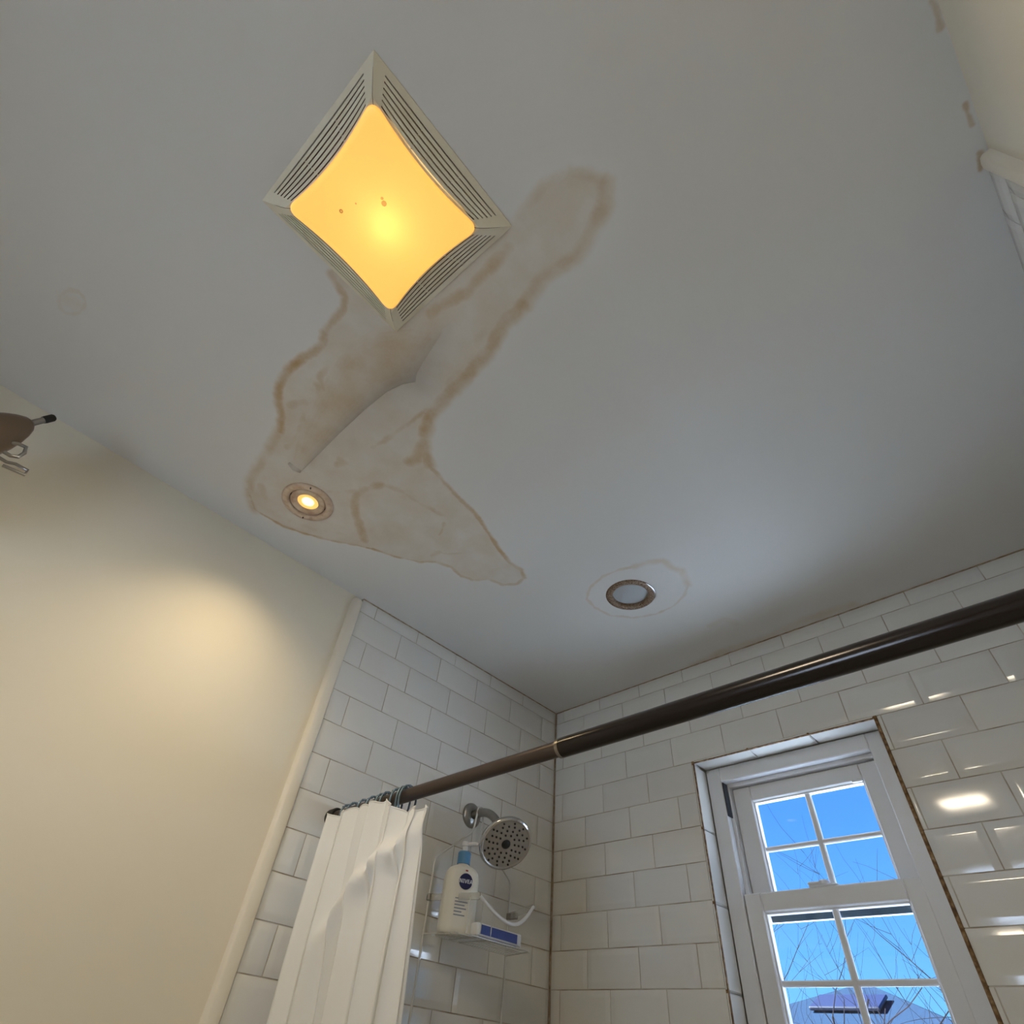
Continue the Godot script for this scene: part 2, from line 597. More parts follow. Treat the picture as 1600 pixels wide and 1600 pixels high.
func ceil_rect(st: SurfaceTool, x0: float, x1: float, z0: float, z1: float) -> void:
	var a := Vector3(x0, CEIL, z0); var b := Vector3(x1, CEIL, z0); var c := Vector3(x1, CEIL, z1); var d := Vector3(x0, CEIL, z1)
	quad_n(st, a, b, c, d, Vector3.DOWN, cuv(a), cuv(b), cuv(c), cuv(d))

# square patch round a hole given as points by angle
func ceil_patch(st: SurfaceTool, c: Vector2, half: float, hole: Array) -> void:
	var n := hole.size()
	for i in n:
		var j := (i + 1) % n
		var o := []
		for k in [i, j]:
			var d: Vector2 = (hole[k] - c)
			d /= maxf(absf(d.x), absf(d.y))
			o.append(c + d * half)
		var A := Vector3(hole[i].x, CEIL, hole[i].y); var B := Vector3(hole[j].x, CEIL, hole[j].y)
		var P := Vector3(o[0].x, CEIL, o[0].y); var Q := Vector3(o[1].x, CEIL, o[1].y)
		quad_n(st, A, B, Q, P, Vector3.DOWN, cuv(A), cuv(B), cuv(Q), cuv(P))

func room() -> void:
	# ceiling: painted underside with three openings, closed above by a slab
	var cm := mat("ceiling_paint", Color.WHITE, 0.55)
	cm.albedo_texture = stain_map()
	var st := mb()
	var x0 := -0.15
	var x1 := X_RIGHT + 0.15
	var strips := [[CAN2, 0.09], [CAN1, 0.09], [FAN_C, 0.147]]
	var z := -0.15
	for s in strips:
		var c: Vector2 = s[0]
		var h: float = s[1]
		ceil_rect(st, x0, x1, z, c.y - h)
		ceil_rect(st, x0, c.x - h, c.y - h, c.y + h)
		ceil_rect(st, c.x + h, x1, c.y - h, c.y + h)
		var hole := []
		if h > 0.1:
			for k in 32:
				var a := TAU * k / 32.0 + PI / 4
				var d := Vector2(cos(a), sin(a))
				var q := d.rotated(-FAN_TURN)
				hole.append(c + d / maxf(absf(q.x), absf(q.y)) * 0.100)
		else:
			for k in 32:
				hole.append(c + Vector2(cos(TAU * k / 32.0 + PI / 4), sin(TAU * k / 32.0 + PI / 4)) * 0.052)
		ceil_patch(st, c, h, hole)
		z = c.y + h
	ceil_rect(st, x0, x1, z, Z_FRONT + 0.15)
	span(st, Vector3(x0, 2.62, -0.15), Vector3(x1, 2.70, Z_FRONT + 0.15))
	var ceiling := structure("ceiling", st, cm)
	paint_flap(ceiling, cm)
	# walls
	st = mb()
	span(st, Vector3(-0.15, 0, -0.15), Vector3(PLANE_LEFT, 2.63, Z_FRONT + 0.15))
	structure("wall_left", st, M.wall_paint)
	st = mb()
	span(st, Vector3(X_RIGHT + 0.009, 0, -0.15), Vector3(X_RIGHT + 0.16, 2.63, Z_FRONT + 0.15))
	structure("wall_right", st, M.wall_paint)
	st = mb()
	span(st, Vector3(-0.01, 0, Z_FRONT), Vector3(0.55, 2.63, Z_FRONT + 0.15))
	span(st, Vector3(1.02, 0, Z_FRONT), Vector3(X_RIGHT + 0.01, 2.63, Z_FRONT + 0.15))
	span(st, Vector3(0.55, 0, Z_FRONT), Vector3(1.02, 1.18, Z_FRONT + 0.15))
	span(st, Vector3(0.55, 1.75, Z_FRONT), Vector3(1.02, 2.63, Z_FRONT + 0.15))
	structure("wall_front", st, M.wall_paint)
	# unseen window added behind the camera to light the far end of the ceiling
	var w2 := Node3D.new()
	w2.name = "window_2"
	add_child(w2)
	w2.set_meta("kind", "structure")
	st = mb()
	frame_rect(st, 0.55, 1.02, 1.18, 1.75, 0.04, 0.04, 0.04, 0.04, Z_FRONT + 0.05, Z_FRONT + 0.11)
	span(st, Vector3(0.585, 1.45, Z_FRONT + 0.055), Vector3(0.985, 1.48, Z_FRONT + 0.105), 0.002)
	put("frame", st, M.vinyl, w2)
	for yy in [[1.22, 1.45], [1.48, 1.71]]:
		st = mb()
		quad_n(st, Vector3(0.59, yy[0], Z_FRONT + 0.08), Vector3(0.98, yy[0], Z_FRONT + 0.08), Vector3(0.98, yy[1], Z_FRONT + 0.08), Vector3(0.59, yy[1], Z_FRONT + 0.08), Vector3(0, 0, -1))
		put("pane", st, M.pane, w2)
	st = mb()
	span(st, Vector3(-0.02, 0, -0.15), Vector3(WX0 - 0.007, 2.63, -0.009))
	span(st, Vector3(WX1 + 0.007, 0, -0.15), Vector3(X_RIGHT + 0.02, 2.63, -0.009))
	span(st, Vector3(WX0 - 0.007, WY1 + 0.007, -0.15), Vector3(WX1 + 0.007, 2.63, -0.009))
	span(st, Vector3(WX0 - 0.007, 0, -0.15), Vector3(WX1 + 0.007, WY0 - 0.007, -0.009))
	structure("wall_back", st, M.plain_white)
	st = mb()
	span(st, Vector3(-0.15, -0.12, -0.15), Vector3(X_RIGHT + 0.16, 0.0, Z_FRONT + 0.15))
	structure("floor", st, M.floor_tile)
	# edge trim where tile meets paint
	st = mb()
	var prof := [Vector2(0.8385, -0.009), Vector2(0.8385, 0.003), Vector2(0.8405, 0.0050), Vector2(0.850, 0.0060), Vector2(0.861, 0.0050), Vector2(0.8655, 0.001), Vector2(0.8675, -0.009)]
	trim_strip(st, prof, 0.0, 1.0, 2.428)
	structure("trim_1", st, M.trim_paint)
	st = mb()
	var prof2 := []
	for p in prof:
		prof2.append(Vector2(0.8735 + (p.x - 0.8385) * 0.78, p.y * 0.8 if p.y > 0 else p.y))
	trim_strip(st, prof2, X_RIGHT, -1.0, 2.434)
	structure("trim_2", st, M.trim_paint)

func trim_strip(st: SurfaceTool, prof: Array, x: float, sgn: float, top: float) -> void:
	var g := []
	for y in [0.0, top - 0.004, top]:
		var row := []
		for p in prof:
			var c: Vector2 = p
			if y == top:
				c = Vector2(0.853 + (p.x - 0.853) * 0.8, p.y * 0.7) if sgn > 0 else p
			row.append(Vector3(x + sgn * c.y, y, c.x))
		g.append(row)
	sheet(st, g, Vector3(sgn, 0, 0))
	poly(st, g[2], Vector3(x, 0, prof[3].x))

# sheet of paint come loose from the ceiling, hanging along one torn edge
func paint_flap(ceiling: Node3D, cm: Material) -> void:
	var free := [[691, 513], [688, 525], [674, 546], [661, 566], [651, 584], [649, 597], [630, 600], [605, 612], [574, 637], [536, 672], [505, 703], [471, 736]]
	var hinge := [[706, 506], [716, 533], [716, 564], [708, 592], [700, 616], [698, 632], [680, 642], [655, 658], [624, 684], [582, 714], [542, 736], [496, 752]]
	var hang := [0.002, 0.005, 0.008, 0.011, 0.0125, 0.0135, 0.0125, 0.011, 0.009, 0.007, 0.005, 0.004]
	var g := []
	var uv := []
	var cols := 8
	for i in free.size():
		var row := []
		var ur := []
		for j in cols + 1:
			var t := float(j) / cols
			var drop: float = 0.0008 + 2.3 * hang[i] * t * t
			var px: float = lerpf(hinge[i][0], free[i][0], t)
			var py: float = lerpf(hinge[i][1], free[i][1], t)
			row.append(on_plane(px, py, 1, CEIL - drop))
			ur.append(cuv(on_plane(px, py, 1, CEIL)))
		g.append(row); uv.append(ur)
	var st := mb()
	sheet(st, g, Vector3.DOWN, uv)
	# torn edge thickness
	for i in free.size() - 1:
		var a: Vector3 = g[i][cols]
		var b: Vector3 = g[i + 1][cols]
		var up := Vector3(0, 0.0007, 0)
		quad_n(st, a, b, b + up, a + up, Vector3(-0.6, 0, 0.8), uv[i][cols], uv[i + 1][cols], uv[i + 1][cols], uv[i][cols])
	put("peeling_paint", st, cm, ceiling)
	# small curled tip by the lit downlight
	st = mb()
	var tip := [[452, 722], [462, 729], [471, 736]]
	g = []; uv = []
	for i in 3:
		var p: Array = tip[i]
		var row := []
		var ur := []
		for j in 4:
			var t := j / 3.0
			row.append(on_plane(p[0] - 5.0 * t * (1.0 - absf(i - 1.0)*0.5), p[1] + 6.0 * t * (1.0 - absf(i - 1.0) * 0.5), 1, CEIL - 0.001 - 0.007 * t))
			ur.append(cuv(on_plane(p[0], p[1], 1, CEIL)))
		g.append(row); uv.append(ur)
	sheet(st, g, Vector3.DOWN, uv)
	put("peeling_paint", st, cm, ceiling)

# ---------------------------------------------------------------- wall tiles
var tile_cache := {}

func tile_mesh(w: float, h: float) -> ArrayMesh:
	var key := "%d_%d" % [roundi(w * 2000), roundi(h * 2000)]
	if tile_cache.has(key):
		return tile_cache[key]
	var cuts := [0.0, 0.0105, 0.0145]
	var deep := [-0.00165, -0.00035, 0.0]
	var tilt := [0.155, 0.140, 0.012]
	var gx := []; var gy := []
	for ax in 2:
		var l: float = w if ax == 0 else h
		var k := minf(1.0, l * 0.45 / 0.0145)
		var out := []
		for i in 3:
			out.append([-l / 2 + cuts[i] * k, deep[i], -tilt[i]])
		for i in [2, 1, 0]:
			out.append([l / 2 - cuts[i] * k, deep[i], tilt[i]])
		if ax == 0: gx = out
		else: gy = out
	var st := mb()
	var P := []
	var N := []
	for j in 6:
		var pr := []; var nr := []
		for i in 6:
			pr.append(Vector3(gx[i][0], gy[j][0], minf(gx[i][1], gy[j][1])))
			nr.append(Vector3(gx[i][2], gy[j][2], 1.0).normalized())
		P.append(pr); N.append(nr)
	for j in 5:
		for i in 5:
			tri(st, P[j][i], P[j][i + 1], P[j + 1][i + 1], N[j][i], N[j][i + 1], N[j + 1][i + 1])
			tri(st, P[j][i], P[j + 1][i + 1], P[j + 1][i], N[j][i], N[j + 1][i + 1], N[j + 1][i])
	var zb := -0.0075
	var ze := -0.00165
	for e in [[Vector3(-1, 0, 0)], [Vector3(1, 0, 0)], [Vector3(0, -1, 0)], [Vector3(0, 1, 0)]]:
		var n: Vector3 = e[0]
		var t := Vector3(-n.y, n.x, 0)
		var c := Vector3(n.x * w / 2, n.y * h / 2, 0)
		var s := t * (w / 2 if absf(t.x) > 0.5 else h / 2)
		quad_n(st, c - s + Vector3(0, 0, ze), c + s + Vector3(0, 0, ze), c + s + Vector3(0, 0, zb), c - s + Vector3(0, 0, zb), n)
	var m := st.commit()
	tile_cache[key] = m
	return m

func lay_tile(parent: Node3D, bas: Basis, origin: Vector3, u0: float, u1: float, v0: float, v1: float, pick: int, rng: RandomNumberGenerator) -> void:
	var g := 0.0011
	var w := u1 - u0 - 2 * g
	var h := v1 - v0 - 2 * g
	if w < 0.006 or h < 0.006:
		return
	var o := MeshInstance3D.new()
	o.mesh = tile_mesh(w, h)
	o.material_override = M["tile_%d" % pick]
	o.name = "tile"
	parent.add_child(o, true)
	var lean := Basis.from_euler(Vector3(rng.randf_range(-0.003, 0.003), rng.randf_range(-0.002, 0.002), 0))
	o.transform = Transform3D(bas * lean, origin + bas * Vector3((u0 + u1) / 2, (v0 + v1) / 2, -0.0002 + rng.randf_range(-0.0003, 0.0002)))

# rows of tiles; u runs along the wall from the left as one faces it
func lay_rows(parent: Node3D, bas: Basis, origin: Vector3, ulo: float, uhi: float, off_odd: float, off_even: float, pitch: float, bottom: float, hole: Rect2, sd: int) -> void:
	var rng := RandomNumberGenerator.new()
	rng.seed = sd
	var top := CEIL
	var k := 0
	while top > bottom + 0.01:
		var v1 := top
		var v0 := top - (TOPROW if k == 0 else ROW)
		var off := off_odd if k % 2 == 1 else off_even
		var cuts := [ulo]
		var u: float = off - pitch * ceilf((off - ulo) / pitch)
		while u < uhi:
			if u > ulo + 0.02 and u < uhi - 0.02:
				cuts.append(u)
			u += pitch
		cuts.append(uhi)
		for i in cuts.size() - 1:
			var a: float = cuts[i]
			var b: float = cuts[i + 1]
			var pick := rng.randi() % 3
			var mid := (v0 + v1) / 2
			if hole.size.x > 0 and mid < hole.end.y and mid > hole.position.y:
				if a >= hole.position.x and b <= hole.end.x:
					continue
				if a < hole.position.x and b > hole.position.x:
					lay_tile(parent, bas, origin, a, hole.position.x, v0, v1, pick, rng)
					if b > hole.end.x + 0.01:
						lay_tile(parent, bas, origin, hole.end.x, b, v0, v1, pick, rng)
					continue
				if a < hole.end.x and b > hole.end.x:
					lay_tile(parent, bas, origin, hole.end.x, b, v0, v1, pick, rng)
					continue
			lay_tile(parent, bas, origin, a, b, v0, v1, pick, rng)
		top = v0
		k += 1

const TILE_BOTTOM := 1.10

func tiles() -> void:
	var back: Node3D = get_node("wall_back")
	var left: Node3D = get_node("wall_left")
	var right: Node3D = get_node("wall_right")
	# grout beds just behind the tile faces
	var gd := -0.0034
	var st := mb()
	span(st, Vector3(-0.009, TILE_BOTTOM, -0.009), Vector3(WX0 - 0.007, CEIL, gd))
	span(st, Vector3(WX1 + 0.007, TILE_BOTTOM, -0.009), Vector3(X_RIGHT + 0.009, CEIL, gd))
	span(st, Vector3(WX0 - 0.007, WY1 + 0.007, -0.009), Vector3(WX1 + 0.007, CEIL, gd))
	span(st, Vector3(WX0 - 0.007, TILE_BOTTOM, -0.009), Vector3(WX1 + 0.007, WY0 - 0.007, gd))
	put("grout", st, M.grout, back)
	st = mb()
	span(st, Vector3(-0.009, TILE_BOTTOM, 0.0), Vector3(gd, CEIL, 0.8385))
	put("grout", st, M.grout, left)
	st = mb()
	span(st, Vector3(X_RIGHT - gd, TILE_BOTTOM, 0.0), Vector3(X_RIGHT + 0.009, CEIL, 0.8735))
	put("grout", st, M.grout, right)
	for jt in [[Vector3(0, 2.4382, -0.003), Vector3(X_RIGHT, CEIL, 0.0012), back], [Vector3(-0.003, 2.4382, 0), Vector3(0.0012, CEIL, 0.8375), left]]:
		st = mb()
		span(st, jt[0], jt[1])
		put("ceiling_caulk", st, M.corner_caulk, jt[2])
	# stained caulk in the corner and round the window
	st = mb()
	span(st, Vector3(-0.003, TILE_BOTTOM, -0.003), Vector3(0.0004, CEIL, 0.0004), 0.001)
	put("caulk", st, M.corner_caulk, back)
	st = mb()
	span(st, Vector3(WX0 - 0.0055, TILE_BOTTOM + 0.4, -0.006), Vector3(WX0 + 0.0005, WY1 + 0.005, 0.0004), 0.001)
	span(st, Vector3(WX0 - 0.0055, WY1 - 0.0005, -0.006), Vector3(WX1 + 0.0055, WY1 + 0.0045, 0.0004), 0.001)
	span(st, Vector3(WX1 - 0.001, TILE_BOTTOM + 0.4, -0.006), Vector3(WX1 + 0.0062, WY1 + 0.005, 0.0006), 0.001)
	put("caulk", st, M.brown_grout, back)
	lay_rows(back, Basis.IDENTITY, Vector3.ZERO, 0.002, X_RIGHT - 0.002, 0.122, 0.0330, 0.15644, TILE_BOTTOM, Rect2(WX0 - 0.0045, WY0 - 0.004, WX1 - WX0 + 0.0095, WY1 - WY0 + 0.008), 11)
	# left wall: u = -z; right wall: u = +z
	var bl := Basis(Vector3(0, 0, -1), Vector3.UP, Vector3(1, 0, 0))
	lay_rows(left, bl, Vector3.ZERO, -0.8375, -0.002, -0.0703, -0.0923 - 0.07714, 0.15428, TILE_BOTTOM, Rect2(), 12)
	var br := Basis(Vector3(0, 0, 1), Vector3.UP, Vector3(-1, 0, 0))
	lay_rows(right, br, Vector3(X_RIGHT, 0, 0), 0.002, 0.8725, 0.0703, 0.1694, 0.15428, TILE_BOTTOM, Rect2(), 13)
	# returns of the window opening: one tile after another
	var rng := RandomNumberGenerator.new()
	rng.seed = 14
	var depth := 0.062
	for s in [0, 1]:
		var y := WY1 - 0.002
		var k := 0
		while y > WY0 + 0.02:
			var y2 := maxf(y - (0.1555 if k > 0 else 0.157), WY0)
			st = mb()
			var xa: float = (WX0 - 0.006) if s == 0 else WX1
			span(st, Vector3(xa, y2 + 0.001, -depth), Vector3(xa + 0.006, y - 0.001, 0.0016 if s == 0 else -0.003), 0.0028)
			put("jamb_tile", st, M["tile_%d" % (rng.randi() % 3)], back)
			y = y2
			k += 1
	var hx := WX0
	while hx < WX1 - 0.01:
		var h2 := minf(hx + 0.1555, WX1)
		st = mb()
		span(st, Vector3(hx + 0.001, WY1, -depth), Vector3(h2 - 0.001, WY1 + 0.006, 0.0016), 0.0025)
		put("jamb_tile", st, M["tile_%d" % (rng.randi() % 3)], back)
		st = mb()
		span(st, Vector3(hx + 0.001, WY0 - 0.006, -depth), Vector3(h2 - 0.001, WY0, 0.0016), 0.0025)
		put("jamb_tile", st, M["tile_%d" % (rng.randi() % 3)], back)
		hx = h2

# ---------------------------------------------------------------- window
func frame_rect(st: SurfaceTool, x0: float, x1: float, y0: float, y1: float, wl: float, wr: float, wb: float, wt: float, z0: float, z1: float, bev := 0.002) -> void:
	span(st, Vector3(x0, y0, z0), Vector3(x0 + wl, y1, z1), bev)
	span(st, Vector3(x1 - wr, y0, z0), Vector3(x1, y1, z1), bev)
	span(st, Vector3(x0 + wl, y1 - wt, z0), Vector3(x1 - wr, y1, z1), bev)
	span(st, Vector3(x0 + wl, y0, z0), Vector3(x1 - wr, y0 + wb, z1), bev)

func window() -> void:
	var w := Node3D.new()
	w.name = "window_1"
	add_child(w)
	w.set_meta("kind", "structure")
	w.set_meta("label", "white vinyl double-hung window with four panes in each sash")
	var st := mb()
	# outer frame, stepped back towards the upper sash track
	frame_rect(st, WX0, WX1, WY0, WY1, 0.040, 0.046, 0.036, 0.037, -0.085, -0.062)
	frame_rect(st, WX0, WX1, WY0, WY1, 0.048, 0.048, 0.044, 0.046, -0.150, -0.085)
	put("frame", st, M.vinyl, w)
	st = mb()
	span(st, Vector3(0.5355, 2.040, -0.088), Vector3(0.5395, 2.121, -0.064))
	put("sash_track", st, M.gasket, w)
	# exterior casing
	st = mb()
	frame_rect(st, WX0 - 0.05, WX1 + 0.05, WY0 - 0.05, WY1 + 0.05, 0.092, 0.092, 0.09, 0.088, -0.185, -0.150)
	put("exterior_casing", st, M.vinyl, w)
	sash(w, "upper_sash", 0.545, 0.911, 1.822, 2.1125, 0.048, 0.045, 0.038, 0.0375, -0.125, -0.098, 1.9665, 0.7295)
	sash(w, "lower_sash", 0.5375, 0.9155, 1.545, 1.871, 0.0405, 0.037, 0.040, 0.0375, -0.094, -0.066, 1.711, 0.729)
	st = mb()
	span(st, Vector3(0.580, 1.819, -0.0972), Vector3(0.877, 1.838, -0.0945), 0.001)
	put("rail_shade_strip", st, M.rail_shade_strip, w)  # dark bar added to paint the shade between the sashes
	# sash lock on the meeting rail
	st = mb()
	span(st, Vector3(0.690, 1.871, -0.090), Vector3(0.752, 1.876, -0.068), 0.002)
	lathe(st, Vector3(0.722, 1.876, -0.079), Vector3.UP, [Vector2(0.0115, 0), Vector2(0.0115, 0.006), Vector2(0.008, 0.009), Vector2(0, 0.009)], 16)
	box(st, Vector3(0.706, 1.8795, -0.074), Vector3(0.034, 0.006, 0.008), 0.002, Basis.from_euler(Vector3(0, 0.25, 0.06)))
	put("sash_lock", st, M.white_latch, w)
	# tilt latch at the top right of the upper sash
	st = mb()
	span(st, Vector3(0.842, 2.0715, -0.099), Vector3(0.866, 2.0775, -0.092), 0.0015)
	put("tilt_latch", st, M.white_latch, w)

func sash(w: Node3D, called: String, x0: float, x1: float, y0: float, y1: float, wl: float, wr: float, wb: float, wt: float, z0: float, z1: float, my: float, mx: float) -> void:
	var st := mb()
	frame_rect(st, x0, x1, y0, y1, wl, wr, wb, wt, z0, z1, 0.0025)
	# glazing bead
	frame_rect(st, x0 + wl - 0.001, x1 - wr + 0.001, y0 + wb - 0.001, y1 - wt + 0.001, 0.005, 0.005, 0.005, 0.005, z0 + 0.006, z1 - 0.006, 0.001)
	var s := put(called, st, M.vinyl, w)
	var gx0 := x0 + wl
	var gx1 := x1 - wr
	var gy0 := y0 + wb
	var gy1 := y1 - wt
	var zc := (z0 + z1) / 2
	st = mb()
	span(st, Vector3(mx - 0.007, gy0, zc - 0.004), Vector3(mx + 0.007, gy1, zc + 0.004), 0.0025)
	put("muntin", st, M.vinyl, s)
	st = mb()
	span(st, Vector3(gx0, my - 0.0055, zc - 0.0039), Vector3(gx1, my + 0.0055, zc + 0.0039), 0.0025)
	put("muntin", st, M.vinyl, s)
	for q in [[gx0, mx, my, gy1], [mx, gx1, my, gy1], [gx0, mx, gy0, my], [mx, gx1, gy0, my]]:
		st = mb()
		quad_n(st, Vector3(q[0], q[2], zc), Vector3(q[1], q[2], zc), Vector3(q[1], q[3], zc), Vector3(q[0], q[3], zc), Vector3(0, 0, 1))
		put("pane", st, M.pane, s)

# ---------------------------------------------------------------- beyond the window
func outside() -> void:
	var st := mb()
	quad_n(st, Vector3(-80, -3.2, -120), Vector3(80, -3.2, -120), Vector3(80, -3.2, 80), Vector3(-80, -3.2, 80), Vector3.UP)
	structure("ground", st, M.snow)
	# the house's own storey below the bathroom
	st = mb()
	span(st, Vector3(-4.0, -3.2, -0.15), Vector3(5.0, -0.13, Z_FRONT + 0.15))
	structure("wall_below", st, M.siding)
	# neighbour's house: hipped roof seen just above the sill
	var apex := EYE + Vector3(sin(deg_to_rad(-18.5)), tan(deg_to_rad(6.9)), -cos(deg_to_rad(-18.5))) * 20.0
	var h := thing("neighbour_house", Vector3(apex.x, -3.2, apex.z), "neighbouring house with a grey hipped roof seen low through the window", "house")
	var hw := 5.2
	var eave := apex.y - 2.05
	st = mb()
	span(st, Vector3(apex.x - hw + 0.4, -3.2, apex.z - hw + 0.4), Vector3(apex.x + hw - 0.4, eave + 0.05, apex.z + hw - 0.4))
	put("walls", st, M.siding, h)
	st = mb()
	var r0 := apex + Vector3(-0.25, 0, 0)
	var r1 := apex + Vector3(0.25, 0, 0)
	var c := [Vector3(apex.x - hw, eave, apex.z + hw), Vector3(apex.x + hw, eave, apex.z + hw), Vector3(apex.x + hw, eave, apex.z - hw), Vector3(apex.x - hw, eave, apex.z - hw)]
	var inside := Vector3(apex.x, eave - 1.0, apex.z)
	poly(st, [c[0], c[1], r1, r0], inside)
	poly(st, [c[1], c[2], r1], inside)
	poly(st, [c[2], c[3], r0, r1], inside)
	poly(st, [c[3], c[0], r0], inside)
	var lower := Vector3(0, -0.18, 0)
	for i in 4:
		poly(st, [c[i], c[(i + 1) % 4], c[(i + 1) % 4] + lower, c[i] + lower], inside)
	poly(st, [c[0] + lower, c[1] + lower, c[2] + lower, c[3] + lower], apex)
	var roof := put("roof", st, M.roof_shingle, h)
	# dark panel lying on the near roof face
	st = mb()
	var slope := atan2(apex.y - eave, hw)
	var bas := Basis(Vector3.RIGHT, slope)
	var mid := Vector3(apex.x + 0.05, apex.y - 0.53, apex.z + 1.34)
	box(st, mid + bas * Vector3(0, 0.07, 0), Vector3(1.55, 0.08, 0.85), 0.02, bas)
	put("roof_panel", st, M.roof_panel, roof)
	# bare trees
	bare_tree(Vector3(-2.7, 0, -7.4), 9.6, 101, "bare leafless tree standing between the window and the neighbouring roof", 0.5)
	bare_tree(Vector3(0.6, 0, -4.6), 8.6, 202, "bare leafless tree with fine twigs close outside the window", -0.7)

func bare_tree(at: Vector3, height: float, sd: int, label: String, lean: float) -> void:
	var rng := RandomNumberGenerator.new()
	rng.seed = sd
	var base := Vector3(at.x, -3.2, at.z)
	var t := thing("bare_tree", base, label, "tree")
	var trunk := mb()
	var crown := mb()
	var tip := base + Vector3(lean * 0.6, height * 0.42, 0.0)
	tube(trunk, [base, base.lerp(tip, 0.5) + Vector3(0.06, 0, 0.05), tip], [0.16, 0.12, 0.10], 8)
	put("trunk", trunk, M.bark, t)
	var stack := []
	for k in 6:
		var a := TAU * k / 6.0 + rng.randf() * 0.6
		var d := Vector3(cos(a) * 0.6 + lean * 0.7, 1.0, sin(a) * 0.25).normalized()
		stack.append([tip - Vector3(0, rng.randf() * 0.5, 0), d, height * 0.20, 0.026, 0])
	while stack.size() > 0:
		var b: Array = stack.pop_back()
		var p: Vector3 = b[0]
		var d: Vector3 = b[1]
		var path := [p]
		var rad := [b[3]]
		var n := 4
		for i in n:
			d = (d + Vector3(rng.randf_range(-0.22, 0.22), rng.randf_range(-0.10, 0.16), rng.randf_range(-0.10, 0.10))).normalized()
			p = p + d * (b[2] / n)
			path.append(p)
			rad.append(lerpf(b[3], b[3] * 0.45, (i + 1.0) / n))
		tube(crown, path, rad, 4 if b[4] > 1 else 6, false)
		if b[4] < 3:
			var kids := 3
			for k in kids:
				var at_i := rng.randi_range(1, n)
				var side := Vector3(rng.randf_range(-1, 1), rng.randf_range(-0.3, 0.9), rng.randf_range(-0.35, 0.35)).normalized()
				stack.append([path[at_i], (d * 0.75 + side * 0.8).normalized(), b[2] * rng.randf_range(0.52, 0.78), maxf(rad[at_i] * 0.55, 0.0022), b[4] + 1])
	put("branches", crown, M.bark, t)

# ---------------------------------------------------------------- fan with light
func fan_pt(a: float, b: float, y: float) -> Vector3:
	var v := Vector2(a, b).rotated(FAN_TURN)
	return Vector3(FAN_C.x - 0.006 + v.x, y, FAN_C.y - 0.004 + v.y)

func side_pt(k: int, s: float, t: float, lift := 0.0) -> Vector3:
	# k side, s -1..1 along it, t 0 at the lens and 1 at the outer edge
	var inner := Vector2(s * 0.1060, 0.1065 - 0.0105 * (1.0 - s * s))
	var outer := Vector2(s * 0.1385, 0.1385)
	var q := inner.lerp(outer, t)
	q = q.rotated(PI / 2 * k)
	return fan_pt(q.x, q.y, 2.4135 + 0.0245 * pow(maxf(t, 0.0), 1.15) + lift)

